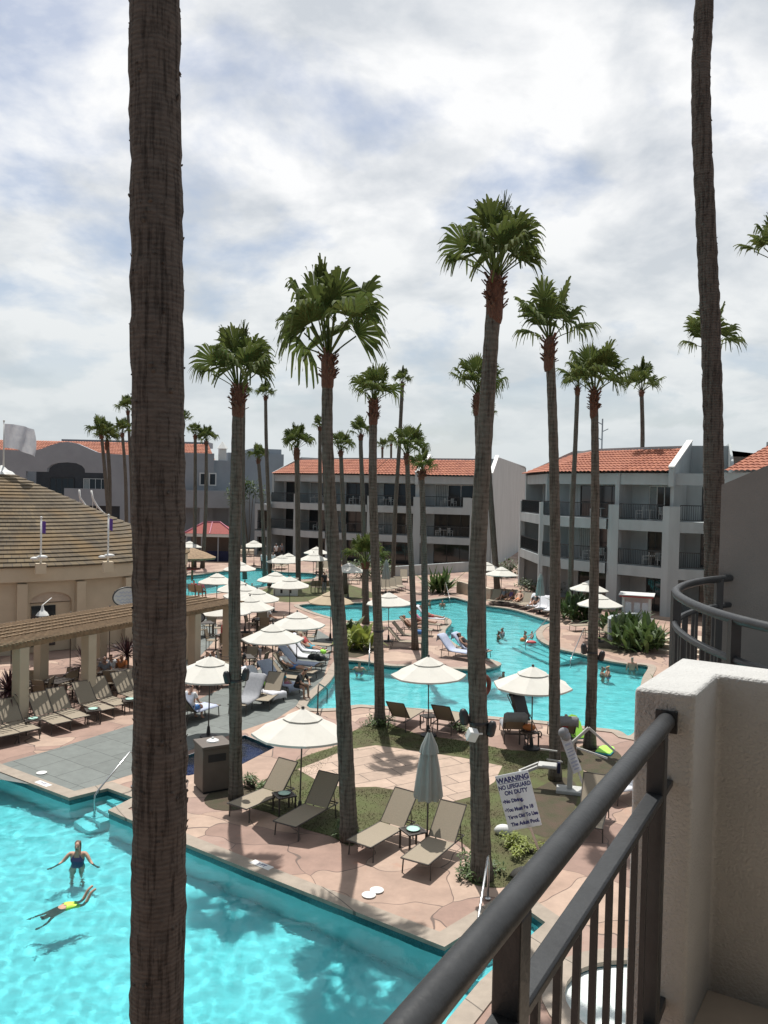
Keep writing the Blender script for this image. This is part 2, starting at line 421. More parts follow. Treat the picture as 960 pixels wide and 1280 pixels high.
for nm, c in dict(skin_a=(.46,.27,.19), skin_b=(.36,.20,.135), skin_c=(.20,.105,.07), hair_dark=(.025,.018,.014), hair_brown=(.10,.06,.035), hair_blond=(.36,.25,.12), hair_grey=(.3,.29,.28),
                  cl_black=(.02,.02,.022), cl_red=(.42,.05,.05), cl_blue=(.05,.16,.40), cl_teal=(.05,.33,.42), cl_white=(.66,.66,.66), cl_lime=(.5,.85,.08), cl_pink=(.55,.2,.28), cl_orange=(.6,.2,.06), cl_purple=(.09,.05,.14), cl_grey=(.2,.21,.23)).items():
    M[nm] = pm(nm, c, .65, .12, 8)

# ---------------------------------------------------------------- ground with pools
def gl(pts): return [(G(x,y).x, G(x,y).y) for x, y in pts]
def catmull(pts, n=6):
    out = []; N = len(pts)
    for i in range(N):
        p0,p1,p2,p3 = (Vector(pts[(i+k-1)%N]) for k in range(4))
        if (p2-p1).length < .3: out.append(tuple(p1)); continue
        for j in range(n):
            t = j/n
            q = .5*((2*p1)+(p2-p0)*t+(2*p0-5*p1+4*p2-p3)*t*t+(3*p1-p0-3*p2+p3)*t**3)
            out.append((q.x,q.y))
    return out
def area(p): return sum(p[i][0]*p[(i+1)%len(p)][1]-p[(i+1)%len(p)][0]*p[i][1] for i in range(len(p)))/2
def ccw(p): return p if area(p) > 0 else p[::-1]
def offset(p, d):
    """Offset outward (p counter-clockwise)."""
    out = []; N = len(p)
    for i in range(N):
        a,b,c = Vector(p[i-1]),Vector(p[i]),Vector(p[(i+1)%N])
        d1=(b-a).normalized(); d2=(c-b).normalized()
        n1=Vector((d1.y,-d1.x)); n2=Vector((d2.y,-d2.x)); nn=(n1+n2)
        if nn.length < .2: nn = n1
        nn.normalize(); k = 1/max(.5, nn.dot(n1))
        out.append(tuple(b+nn*(d*k)))
    return out
near_pool = ccw([(-16,26.4)] + gl([(0,965),(87,998),(135,986),(168,998),(137,1014),(236,1057),(340,1099),(555,1184)]) + [(2.75,15.9),(3.2,15.1),(1.75,13.2),(1.15,12.2),(.7,11),(-2,9.6),(-16,9.6)])
lag_px = [(382,883),(420,886),(445,882),(470,883),(540,888),(575,893),(620,897),(677,902),(710,906),(740,910),(772,914),(786,921),(797,910),(797,885),(800,866),(804,848),(811,834),(800,831),(790,831),(757,826),(727,818),(700,812),(680,804),(672,797),(671,790),(678,783),(690,778),(670,771),(640,762),(607,757),(582,751),(566,747),(545,749),(515,752),(480,753),(435,754),(378,756),(380,761),(410,771),(445,777),(490,776),(530,771),(556,772),(564,778),(556,789),(562,800),(580,812),(605,822),(626,830),(610,836),(580,837),(520,833),(490,833),(460,828),(432,826),(424,831),(412,852)]
lagoon = ccw(catmull(gl(lag_px), 4))
west_pool = ccw(catmull(gl([(205,724),(260,717),(300,711),(328,710),(350,715),(392,717),(390,724),(354,725),(335,733),(290,739),(215,745)]), 4))
plunge = ccw(gl([(196,967),(232,945),(306,919),(343,934),(302,955),(236,969)]))
spa_c = (4.35, 12.75)
spa = [(spa_c[0]+1.35*cos(2*pi*k/28), spa_c[1]+1.2*sin(2*pi*k/28)) for k in range(28)]
POOLS = [near_pool, lagoon, west_pool, plunge, spa]

def poly_sheet(name, outer, holes, z, m, kind='structure'):
    loops = [[Vector((x,y,0)) for x,y in outer]] + [[Vector((x,y,0)) for x,y in h] for h in holes]
    tri = tessellate_polygon(loops); flat = [p for lp in loops for p in lp]
    b = MB(); b.add([(p.x,p.y,z) for p in flat], tri)
    o = b.build(name, m); 
    # make sure it faces up
    if sum(p.normal.z for p in o.data.polygons) < 0: o.data.flip_normals()
    return tag(o, kind=kind)
COPW = .34
holes = [ccw(offset(p, .02)) for p in POOLS]
poly_sheet('ground', [(-900,-60),(900,-60),(900,2500),(-900,2500)], holes, 0.0, M['deck'])
def ring(b, p, q, z0, z1, zb=None):
    n=len(p); vs=[(x,y,z0) for x,y in p]+[(x,y,z1) for x,y in q]
    b.add(vs,[(i,(i+1)%n,(i+1)%n+n,i+n) for i in range(n)])
def make_pool(nm, p, depth, water, floorm, cop=True, wz=-.13, waves=0):
    b=MB(); ring(b,p,p,-.0,-depth)
    tri=tessellate_polygon([[Vector((x,y,0)) for x,y in p]])
    b.add([(x,y,-depth) for x,y in p], tri)
    o=tag(b.build(nm+'_basin', floorm),kind='structure')
    b=MB(); q=offset(p,-.012); ring(b,q,q,-.012,-.24); tag(b.build(nm+'_tile_band',M['tileband']),kind='structure')
    basin=o
    b=MB(); b.add([(x,y,wz) for x,y in p],tri); o=b.build(nm+'_water',water)
    if sum(f.normal.z for f in o.data.polygons)<0: o.data.flip_normals()
    tag(o,kind='structure')
    if waves:
        bm=bmesh.new(); bm.from_mesh(o.data)
        for ax in (0,1):
            v_=[q.co[ax] for q in bm.verts]; x=min(v_)+waves
            while x<max(v_):
                co=[0,0,0]; no=[0,0,0]; co[ax]=x; no[ax]=1
                bmesh.ops.bisect_plane(bm,geom=bm.verts[:]+bm.edges[:]+bm.faces[:],plane_co=co,plane_no=no); x+=waves
        for v in bm.verts:
            c=v.co; wz_=noise.noise((c.x*1.3+.3*noise.noise((c.x*2,c.y*2,3)),c.y*1.5,0))*.020+noise.noise((c.x*3.1,c.y*2.7,5))*.014+noise.noise((c.x*6.5,c.y*6.0,9))*.0055
            c.z+=wz_
        bm.to_mesh(o.data); bm.free()
        for f_ in o.data.polygons: f_.use_smooth=True
    for f_ in o.data.polygons: f_.use_smooth=True
    o.cycles.is_caustics_caster=True; basin.cycles.is_caustics_receiver=True
    if cop:
        b=MB(); i_=offset(p,-.03); o_=offset(p,COPW)
        ring(b,i_,i_,-.045,.03); ring(b,i_,o_,.03,.03); ring(b,o_,o_,.03,-.01); ring(b,i_,offset(p,.01),-.045,-.045)
        tag(b.build(nm+'_coping',M['coping']),kind='structure')
make_pool('swimming_pool', near_pool, 1.3, M['water'], M['plaster'], waves=.065)
make_pool('lagoon_pool', lagoon, 1.5, M['water_far'], M['plaster'], waves=.16)
make_pool('upper_pool', west_pool, 1.5, M['water_far'], M['plaster'], waves=.3)
make_pool('plunge_pool', plunge, .5, M['water_navy'], M['navy'], cop=False, wz=-.06, waves=.1)
make_pool('spa_pool', spa, .8, M['foam'], M['plaster'], wz=-.08)
# pool entry steps (white treads under water)
def steps_at(nm, a, b_, inward, n, tread=.34, rise=.24, top=-.2):
    a,b_=Vector(a),Vector(b_); inward=Vector(inward).normalized(); mb=MB()
    for k in range(n):
        p=[a+inward*(tread*k), b_+inward*(tread*k), b_+inward*(tread*(k+1)), a+inward*(tread*(k+1))]
        z=top-rise*k
        mb.add([(q.x,q.y,-1.29) for q in p]+[(q.x,q.y,z) for q in p],[(4,5,6,7),(0,1,5,4),(1,2,6,5),(2,3,7,6),(3,0,4,7)])
    o=tag(mb.build(nm, M['plaster']), kind='structure'); o.cycles.is_caustics_receiver=True; return o
Gp=lambda x,y:(G(x,y).x,G(x,y).y)
steps_at('pool_steps', Gp(146,989), Gp(166,999), Vector(Gp(112,1006))-Vector(Gp(158,992)), 4, .3)
steps_at('pool_steps', (1.25,14.65), (2.72,15.82), (.45,-.6), 5, .34)
p_,q_=Vector(Gp(672,797)),Vector(Gp(727,818))
steps_at('pool_steps', p_, q_, (-.75,-.55), 4, .5)

# sheets laid on the deck
def sheet(nm, px, z, m, kind='structure', smooth=0):
    p=gl(px); p=catmull(p,smooth) if smooth else p
    return poly_sheet(nm, ccw(p), [], z, m, kind)
sheet('slate_path', [(-40,968),(9,953),(70,936),(165,906),(235,880),(300,851),(332,832),(365,812),(398,788),(418,800),(414,815),(404,848),(376,879),(345,899),(300,914),(232,940),(165,968),(96,990)], .004, M['slate'])
sheet('slate_path_upper', [(236,762),(262,764),(272,790),(258,812),(235,832),(214,840),(214,770)], .004, M['slate'], smooth=3)
lawn1=[(296,1004),(318,985),(350,962),(385,944),(424,931),(440,915),(476,902),(520,917),(590,928),(640,938),(705,940),(728,960),(735,1000),(720,1040),(690,1090),(640,1108),(600,1108),(582,1095),(588,1062),(545,1040),(490,1030),(462,1036),(440,1058),(415,1046),(380,1036),(335,1016)]
sheet('lawn', lawn1, .006, M['grass'], smooth=3)
sheet('flagstone_path', [(430,938),(470,932),(520,939),(575,947),(628,958),(618,978),(590,996),(560,1004),(520,992),(470,984),(430,985),(398,977),(372,962),(408,948)], .012, M['path'])
sheet('mulch_bed', [(650,1000),(672,985),(705,972),(722,985),(716,1016),(690,1046),(664,1040),(652,1022)], .010, M['mulch'], smooth=3)
sheet('mulch_bed', [(722,935),(745,932),(772,940),(778,956),(760,968),(728,962)], .010, M['mulch'], smooth=3)
sheet('mulch_bed', [(255,1000),(275,985),(312,985),(318,1000),(300,1012),(268,1012)], .010, M['mulch'], smooth=3)
sheet('lawn_upper', [(322,742),(352,730),(410,726),(450,735),(470,745),(440,750),(385,752),(350,752)], .006, M['grass'], smooth=3)
sheet('mulch_bed', [(424,816),(432,800),(462,790),(478,800),(470,812),(445,822)], .010, M['mulch'], smooth=3)
sheet('mulch_bed', [(745,806),(775,783),(820,783),(835,800),(815,813),(770,816)], .010, M['mulch'], smooth=3)
# blades of grass growing on the lawn: stuff
def grass(nm, polys, n, h, m):
    from mathutils.geometry import intersect_point_tri_2d
    mb=MB()
    for p in polys:
        P=ccw(catmull(gl(p),3)); tri=tessellate_polygon([[Vector((x,y,0)) for x,y in P]])
        ar=[abs(area([P[i] for i in t])) for t in tri]; tot=sum(ar)
        for t,a in zip(tri,ar):
            for _ in range(int(n*a/tot)):
                r1,r2=sqrt(random.random()),random.random()
                x=sum(w*P[i][0] for w,i in zip((1-r1,r1*(1-r2),r1*r2),t)); y=sum(w*P[i][1] for w,i in zip((1-r1,r1*(1-r2),r1*r2),t))
                if noise.noise((x*.8,y*.8,0))<-.15 and random.random()<.75: continue
                an=random.random()*pi; hh=h*random.uniform(.5,1.2); dx,dy=cos(an)*.012,sin(an)*.012; lx,ly=random.uniform(-.03,.03),random.uniform(-.03,.03)
                mb.add([(x-dx,y-dy,.004),(x+dx,y+dy,.004),(x+lx,y+ly,hh)],[(0,1,2)])
    return tag(mb.build(nm,m,fix=False),'short patchy green grass around the palms beside the pink flagging','grass',kind='stuff')
near_lawn=[[(296,1004),(318,985),(350,962),(385,944),(424,931),(398,965),(372,968),(398,980),(430,988),(470,986),(520,994),(560,1007),(592,999),(620,981),(632,985),(630,1015),(655,1045),(690,1052),(690,1090),(640,1108),(600,1108),(582,1095),(588,1062),(545,1040),(490,1030),(462,1036),(440,1058),(415,1046),(380,1036),(335,1016)],
 [(440,915),(476,902),(520,917),(590,928),(640,938),(705,940),(722,958),(632,980),(628,956),(575,944),(520,936),(470,929),(440,932)]]
grass('grass', near_lawn, 15000, .028, M['grass'])

# ---------------------------------------------------------------- buildings
def frame(a,b):
    """Facade-local map: u along a->b, w up, d inward (away from the viewer)."""
    a,b=Vector(a),Vector(b); L=(b-a).length; u=(b-a)/L; n=Vector((-u.y,u.x))
    def f(x,z,d): return Vector((a.x+u.x*x+n.x*d, a.y+u.y*x+n.y*d, z))
    return f,L,u,n
def fbox(mb,f,u0,u1,z0,z1,d0,d1):
    vs=[f(u0,z0,d0),f(u1,z0,d0),f(u1,z0,d1),f(u0,z0,d1),f(u0,z1,d0),f(u1,z1,d0),f(u1,z1,d1),f(u0,z1,d1)]
    mb.add(vs,[(0,3,2,1),(4,5,6,7),(0,1,5,4),(1,2,6,5),(2,3,7,6),(3,0,4,7)])
ST=3.1
FLOORN=['ground-floor','middle-floor','top-floor']
def sliding_door(f,u0,u1,z0,z1,d,parent,panels=3,curtain=False):
    mb=MB(); t=.06
    fbox(mb,f,u0,u1,z0,z0+t,d,d+.08); fbox(mb,f,u0,u1,z1-t,z1,d,d+.08)
    n=panels
    for k in range(n+1):
        x=u0+(u1-u0-t)*k/n; fbox(mb,f,x,x+t,z0+t,z1-t,d+.003,d+.077)
    o=mb.build('sliding_door',M['frame_white'] if curtain else M['dark_metal'],parent)
    g=MB(); fbox(g,f,u0+t,u1-t,z0+t,z1-t,d+.03,d+.045); g.build('pane',M['glass'],o)
    if curtain:
        c=MB(); w=(u1-u0)/n
        N=14
        vs=[];x0=u0+t+.02;x1=u0+w
        for k in range(N+1):
            x=x0+(x1-x0)*k/N; dd=d+.02+(.012 if k%2 else 0)
            vs+= [f(x,z0+.1,dd-.0),f(x,z1-.1,dd)]
        c.add(vs,[(2*k,2*k+2,2*k+3,2*k+1) for k in range(N)]); c.build('curtain',M['curtain'],o)
    return o
def railing(f,u0,u1,z,d,parent,h=1.08,step=.13,bow=None):
    mb=MB(); bw=bow or (lambda u:0.0)
    n=max(2,int((u1-u0)/step)); segs=8 if bow else 1
    for k in range(segs):
        a,b=u0+(u1-u0)*k/segs,u0+(u1-u0)*(k+1)/segs
        mb.bar(f(a,z+h,d-bw(a)),f(b,z+h,d-bw(b)),.06); mb.bar(f(a,z+.12,d-bw(a)),f(b,z+.12,d-bw(b)),.04)
    for k in range(n+1):
        u=u0+(u1-u0)*k/n; mb.bar(f(u,z+.1,d-bw(u)),f(u,z+h,d-bw(u)),.025 if 0<k<n else .05)
    return mb.build('balcony_railing',M['dark_metal'],parent)
def tile_strip(P,Q,z0,z1,name,parent,course=.5,wave=.38):
    """Barrel-tiled slope from eave polyline P (z0) up to ridge polyline Q (z1)."""
    mb=MB()
    for i in range(len(P)-1):
        a,b,c,d=Vector((*P[i],z0)),Vector((*P[i+1],z0)),Vector((*Q[i+1],z1)),Vector((*Q[i],z1))
        L=(b-a).length; S=(d-a).length; nu=max(2,int(L/wave*4)); nv=max(2,int(S/course)); vs=[]
        nr=(b-a).cross(d-a).normalized()
        for r in range(nv):
            for e,(tv,lift) in enumerate(((r/nv,.075),((r+1)/nv,.02))):
                for k in range(nu+1):
                    tu=k/nu; p=a.lerp(b,tu).lerp(d.lerp(c,tu),tv)
                    vs.append(p+nr*(lift+.085*abs(sin(pi*tu*L/wave))))
        fs=[]; w=nu+1
        for r in range(nv*2-1):
            for k in range(nu): fs.append((r*w+k,r*w+k+1,(r+1)*w+k+1,(r+1)*w+k))
        mb.add(vs,fs)
    return mb.build(name,M['tile_roof'],parent,fix=False)
def normals_poly(P):
    out=[]
    for i in range(len(P)):
        a=Vector(P[max(i-1,0)]);b=Vector(P[min(i+1,len(P)-1)]); d=(b-a).normalized(); out.append(Vector((-d.y,d.x)))
    return out
def white_chair_proto():
    r=thing('balcony_chair','','chair')
    mb=MB(); mb.box(-.22,.22,-.22,.22,.42,.45); mb.build('seat',M['white'],r)
    mb=MB()
    for k in range(5): mb.box(-.2+.085*k,-.15+.085*k,.20,.23,.45,.86)
    mb.box(-.22,.22,.2,.23,.86,.91); mb.build('backrest',M['white'],r)
    for sx in(-.2,.2):
        for sy in(-.2,.2):
            mb=MB(); mb.bar((sx,sy,0),(sx,sy,.42),.04); mb.build('leg',M['white'],r)
        mb=MB(); mb.box(sx-.025,sx+.025,-.22,.22,.62,.65); mb.bar((sx,-.2,.45),(sx,-.2,.63),.035); mb.build('armrest',M['white'],r)
    return r
CHAIR=white_chair_proto()
def white_table_proto():
    r=thing('balcony_table','','table')
    MB().lathe([(.02,.68),(.33,.68),(.33,.71),(.02,.71)],16).build('tabletop',M['white'],r)
    mb=MB(); mb.lathe([(.03,.05),(.03,.68)],8); mb.build('pedestal',M['white'],r)
    mb=MB(); mb.lathe([(.22,0),(.22,.03),(.04,.07)],12); mb.build('base',M['white'],r)
    return r
BTABLE=white_table_proto()
def place_uv(proto,f,u,d,z,rz,label,group):
    p=f(u,z,d); return inst(proto,label,p,rz,group)

def apartment(name,label,P,bays,back,names,roofspans,extra=None):
    """P: plan polyline of the front; bays: per segment dict."""
    root=thing(name,label,'building',(0,0,0))
    wall=MB(); N=normals_poly(P)
    nb=len(P)-1
    for i in range(nb):
        f,L,u,n=frame(P[i],P[i+1]); bay=bays[i]; ang=atan2(n.x,n.y)
        D=bay.get('depth',1.9)
        if bay.get('solid'):
            fbox(wall,f,0,L,0,9.55,0,.5); continue
        pw=bay.get('pier',.55)
        bow=None
        if bay.get('bow'):
            B=bay['bow']; bow=lambda x,L=L,B=B: B*(1-((x-L/2)/(L/2))**2)
        # piers / party fins at both ends
        fbox(wall,f,-.02,pw*.5,0,bay.get('pierh',7.3),0.0,.45)
        fbox(wall,f,0.0,.22,0,9.5,.46,D+.3)
        fbox(wall,f,L-pw*.5,L+.02,0,bay.get('pierh',7.3),0.002,.45)
        fbox(wall,f,L-.22,L,0,9.5,.46,D+.3)
        # slanted white-topped fin above the top balcony
        if bay.get('fin'):
            wall.prism([(.05,6.3),(.05,7.6),(1.6,9.3),(1.9,9.3),(1.9,6.3)],lambda a,z,t,f=f:f(t,z,a),L-.18-.002,L+.002)
        # header band under the eave
        fbox(wall,f,.0,L,8.72,9.5,.55,.85)
        for k in (1,2):
            z=ST*k
            if bow:
                S=12
                for s in range(S):
                    a,b=pw*.5+(L-pw)*s/S,pw*.5+(L-pw)*(s+1)/S
                    vs=[f(a,z-.62,.02-bow(a)),f(b,z-.62,.02-bow(b)),f(b,z-.62,D),f(a,z-.62,D),f(a,z+.1,.02-bow(a)),f(b,z+.1,.02-bow(b)),f(b,z+.1,D),f(a,z+.1,D)]
                    wall.add(vs,[(0,3,2,1),(4,5,6,7),(0,1,5,4),(2,3,7,6)])
            else:
                fbox(wall,f,pw*.5,L-pw*.5,z-.62,z+.1,.02,D)
        # back wall: stucco at the left share, glass at the rest
        gs=bay.get('glass',(.3,.98))
        for k in range(3):
            z=ST*k+(.1 if k else 0); zt=ST*(k+1)-.62 if k<2 else 8.75
            g0,g1=.23+(L-.46)*gs[0],.23+(L-.46)*gs[1]
            if g0>.3: fbox(wall,f,.22,g0,z,zt,D,D+.25)
            if g1<L-.3: fbox(wall,f,g1,L-.22,z,zt,D,D+.25)
            zd=min(z+2.35,zt)
            if zt-zd>.05: fbox(wall,f,g0,g1,zd,zt,D,D+.25)
            sliding_door(f,g0,g1,z,zd,D+.05,root,bay.get('panels',3),curtain=(bay.get('curtain')==k))
            fbox(wall,f,.22,L-.22,z,zt,D+1.8,D+1.85)
        for k in (1,2):
            if bay.get('par') and k==2:     # part of the front is a raised solid parapet
                fbox(wall,f,L*(1-bay['par']),L-pw*.5+.001,ST*k+.1,ST*k+1.15,.03,.25)
                railing(f,pw*.5,L*(1-bay['par']),ST*k+.1,.12,root,bow=bow)
            else: railing(f,pw*.5,L-pw*.5,ST*k+.1,.12,root,bow=bow)
            for j,(cu,cd_) in enumerate(bay.get('chairs',{}).get(k,[])):
                side=['left','right'][j%2] if len(bay['chairs'][k])>1 else 'only'
                txt=f'white slatted chair on the {FLOORN[k]} balcony, {names[i]}'
                if side!='only': txt=txt.replace('chair on','chair '+side+' of its table on')
                place_uv(CHAIR,f,L*cu,cd_,ST*k+.1,-ang+(.9 if j%2 else -.9),txt,'white balcony chairs')
            if len(bay.get('chairs',{}).get(k,[]))>1:
                c0,c1=bay['chairs'][k][:2]
                place_uv(BTABLE,f,L*(c0[0]+c1[0])/2,c0[1]-.1,ST*k+.1,0,f'small round white table on the {FLOORN[k]} balcony, {names[i]}','white balcony tables')
    # rear volume and flat roof parapet
    Q=[tuple(Vector(P[i])+N[i]*4.6) for i in range(len(P))]
    R=[tuple(Vector(P[i])+N[i]*back) for i in range(len(P))]
    for i in range(nb):
        vs=[(*Q[i],0),(*Q[i+1],0),(*R[i+1],0),(*R[i],0)]
        top=11.55
        vs+= [(x,y,top) for x,y,_ in vs]
        wall.add(vs,[(4,5,6,7),(0,1,5,4),(2,3,7,6)]+([(3,0,4,7)] if i==0 else [])+([(1,2,6,5)] if i==nb-1 else []))
    # end wall: slopes from eave to parapet
    for (idx,s) in ((0,0),(nb,1)):
        a=Vector(P[idx]); nn=N[idx]; d=Vector(P[1])-Vector(P[0]) if idx==0 else Vector(P[-1])-Vector(P[-2]); d.normalize()
        off=-.16 if s==0 else .16
        fn=lambda x,z,t,a=a,nn=nn,d=d: Vector((a.x+nn.x*x+d.x*t,a.y+nn.y*x+d.y*t,z))
        if bays[min(idx,nb-1)].get('openend') and s==0: continue
        wall.prism([(.46,0),(.46,9.75),(4.6,11.72),(back,11.72),(back,0)],fn,min(0.003*1,off),max(0.003,off))
    wall.build('wall',M['stucco'],root)
    for (i0,i1) in roofspans:
        E=[tuple(Vector(P[i])+N[i]*.15) for i in range(i0,i1+1)]; T=[tuple(Vector(P[i])+N[i]*4.55) for i in range(i0,i1+1)]
        tile_strip(E,T,9.55,11.3,'roof',root)
    # sloping white-capped fins between roof sections
    for idx in (extra or []):
        a=Vector(P[idx]); nn=N[idx]; d=(Vector(P[min(idx+1,nb)])-Vector(P[max(idx-1,0)])).normalized()
        fn=lambda x,z,t,a=a,nn=nn,d=d: Vector((a.x+nn.x*x+d.x*t,a.y+nn.y*x+d.y*t,z))
        fins=MB(); caps=MB(); fins.prism([(.05,8.6),(.05,9.82),(4.7,11.85),(4.7,8.6)],fn,-.17,.17)
        caps.prism([(0,9.83),(0,9.93),(4.72,11.96),(4.72,11.86)],fn,-.2,.2)
        fo=fins.build('roof_fin',M['stucco'],root); caps.build('fin_cap',M['white'],fo)
    return root
def gd(px,D): return (V(px,620,D).x,D)
PA=[gd(337,97),gd(369,93.5),gd(410,90.5),gd(462,88),gd(520,86.3),gd(594,84.3),gd(613,83.9)]
nA=['far-left bay, middle block','second bay, middle block','third bay, middle block','fourth bay, middle block','fifth bay, middle block','']
bA=[dict(glass=(.1,.98),chairs={2:[(.3,1.0)]},pier=.5),dict(curtain=2,glass=(.05,.9),chairs={2:[(.35,1.0),(.6,1.1)],1:[(.45,1.0)]},fin=1,bow=.5),
    dict(glass=(.2,.98),chairs={2:[(.45,1),(.7,1.1)],1:[(.3,1.0)]},bow=.4),dict(curtain=1,glass=(.15,.98),chairs={2:[(.2,1),(.4,1.1)],1:[(.2,1.0)]}),
    dict(glass=(.22,.95),chairs={2:[(.42,1),(.6,1.1)],1:[(.35,1),(.55,1.1)]},par=.2,curtain=2,pier=1.0),dict(solid=1)]
apartment('apartment_building','three-storey white apartment block with red tile roof and dark balconies behind the far palms, centre',PA,bA,36,nA,[(0,4),(4,5)],extra=[4,6])
PB=[gd(650,71.5),gd(676,63.5),gd(766,57.3),gd(838,54.2),gd(915,53)]
nB=['narrow left bay, right block','curved bay, right block','straight bay, right block','right-hand bay, right block']
bB=[dict(glass=(.1,.95),pier=.9,panels=2),dict(curtain=1,glass=(.3,.98),chairs={2:[(.62,1.0),(.85,1.1)],1:[(.55,.9),(.75,1.0)]},bow=.75,fin=0,pier=.8),
    dict(glass=(.38,.98),chairs={2:[(.35,1.0),(.75,1.1)],1:[(.5,.9),(.72,1.0)]},curtain=2,pier=1.0,panels=4),dict(glass=(.55,.9),pier=1.3,depth=2.4)]
apartment('apartment_building','three-storey white apartment block with red tile roof and a curved balcony, right of the lagoon',PB,bB,22,nB,[(0,3)],extra=[3])
# further wing of the right block whose tiles show above the party wall
r=thing('apartment_wing','red-tiled roof end of a white wing rising behind the near party wall at right','building')
f,L,u,n=frame(gd(905,50.5),gd(1010,46))
mb=MB(); fbox(mb,f,-.3,L,0,9.5,0,14); fbox(mb,f,-.3,L,9.5,11.6,4.6,14); mb.build('wall',M['stucco'],r)
tile_strip([tuple(f(0,0,-.2).xy),tuple(f(L,0,-.2).xy)],[tuple(f(0,0,4.6).xy),tuple(f(L,0,4.6).xy)],9.52,11.4,'roof',r)
# small side tower left of the middle block
r=thing('stair_tower','narrow white side tower with two small railed balconies joined to the middle block','building')
f,L,u,n=frame(gd(319,96),gd(337,96)); mb=MB()
fbox(mb,f,0,L,0,5.9,1.4,8); 
for z in (0,3.1): fbox(mb,f,0,L,z+2.2,z+2.9,0,1.4); fbox(mb,f,0,.3,z,z+2.2,0,1.4); fbox(mb,f,L-.25,L,z,z+2.2,0,1.4)
mb.build('wall',M['stucco'],r)
for z in (2.9,6.0): railing(f,.05,L-.05,z,.1,r)
sliding_door(f,.35,L-.3,3.1,5.2,1.3,r,2); sliding_door(f,.35,L-.3,.02,2.15,1.3,r,2)

# grey hall at the left
DC=103.0
r=thing('hotel_hall','long grey hotel hall with a wavy parapet and an arched balcony recess, far left','building')
c0=gd(-130,DC); c1=gd(228,DC); f,L,u,n=frame(c0,c1); X=lambda px: V(px,620,DC).x-c0[0]
mb=MB()
top=[(0,12.0)]+[(X(p),z) for p,z in ((38,11.9),(50,12.1),(62,12.6),(74,13.0),(84,13.1),(96,12.9),(108,12.4),(120,11.9),(128,11.75),(228,11.4))]
bot=[(X(228),9.3),(X(132),9.3)]+[(X(p),z) for p,z in ((106,9.3),(105.5,9.75),(102,10.15),(95,10.45),(83,10.55),(71,10.45),(63,10.15),(59,9.75),(58,9.3))]+[(X(32),9.3),(0,9.3)]
mb.prism(top+bot,f,0,.6)
fbox(mb,f,0,X(32),0,9.3,0,.6); fbox(mb,f,X(132),L,5.2,9.3,0,.6)
fbox(mb,f,X(32),X(132),5.2,5.6,0,3); fbox(mb,f,X(80),X(132),5.6,7.3,.02,.25); fbox(mb,f,X(32),L,2.4,3.4,0.02,.5)
fbox(mb,f,X(150),L,0,5.2,0,.6)
fbox(mb,f,0,L,0,11.3,3.2,14)
mb.build('wall',M['stucco_grey'],r)
sliding_door(f,X(50),X(81),5.62,8.6,3.0,r,4); sliding_door(f,X(93),X(124),5.62,8.6,3.0,r,4,curtain=True)
mb=MB(); fbox(mb,f,X(32),X(132),5.6,10.6,3.12,3.18); mb.build('recess_shade_panel',M['recess'],r)  # dark panel before the grey wall stands in for recess shade
mb=MB(); fbox(mb,f,X(32),X(150),.02,2.4,.9,1.0); fbox(mb,f,X(32),X(150),3.42,5.18,.9,1.0); mb.build('lower_recess_shade_panel',M['recess'],r)  # dark panels stand in for shade in the lower openings
tile_strip([tuple(f(0,0,5).xy),tuple(f(L+3,0,5).xy)],[tuple(f(0,0,10).xy),tuple(f(L+1,0,10).xy)],11.3,13.6,'roof',r)
mb=MB(); fbox(mb,f,X(36),L+1,13.2,13.95,10.2,13); mb.build('roof_parapet',M['stucco_grey'],r)
r=thing('grey_annex','plain grey hotel annex with a roof cupola and terrace band, left of the middle block','building')
f,L,u,n=frame(gd(222,100),gd(345,104)); X=lambda px: px/123*L
mb=MB()
fbox(mb,f,0,X(45),0,12.0,.8,9); fbox(mb,f,X(45),X(66),0,11.2,1.6,9)
fbox(mb,f,X(66),X(140),0,12.3,3.5,12); fbox(mb,f,X(100),X(140),0,13.0,5,12)
fbox(mb,f,0,X(100),5.7,7.4,-1.2,-.9); fbox(mb,f,0,X(100),5.3,5.7,-1.2,2)
for p in (0,26,62,97): fbox(mb,f,X(p),X(p)+.5,0,5.3,-1.1,-.6)
mb.build('wall',M['stucco_grey'],r)
for p0,p1 in ((27,37),(38.5,48)): 
    g=MB(); fbox(g,f,X(p0),X(p1),8.0,9.6,.72,.8); w=g.build('window',M['frame_white'],r)
    g=MB(); fbox(g,f,X(p0)+.15,X(p1)-.15,8.15,9.45,.68,.715); g.build('pane',M['glass'],w)
mb=MB(); fbox(mb,f,X(53),X(62),11.2,12.7,2,3); mb.lathe([(.05,.9),(.75,0)],8,tuple(f(X(57.5),12.7,2.5))); mb.build('cupola',M['white'],r)
sliding_door(f,.6,X(60),.02,2.6,1.2,r,8)

# red-roofed kiosk
kp=V(265,690,88); kp.z=0
r=thing('refreshment_kiosk','red hip-roofed refreshment kiosk with navy counter below the grey annex','kiosk',kp)
mb=MB(); mb.add([(-4.4,-2.2,3.1),(4.4,-2.2,3.1),(4.4,2.2,3.1),(-4.4,2.2,3.1),(-1.3,0,4.35),(1.3,0,4.35)],[(0,1,5,4),(1,2,5),(2,3,4,5),(3,0,4),(3,2,1,0)]); r.scale=(.62,.62,.95); rf=mb.build('roof',M['red'],r)
mb=MB()
for a,b in (((-4.4,-2.2,3.12),(-1.3,0,4.37)),((4.4,-2.2,3.12),(1.3,0,4.37)),((-1.3,0,4.37),(1.3,0,4.37)),((0,-2.2,3.12),(0,0,4.37))): mb.bar(a,b,.14)
mb.build('ridge',M['cl_pink'],rf)
mb=MB(); mb.box(-4.3,4.3,-2.1,-1.95,2.75,3.08); mb.build('fascia',M['white'],r)
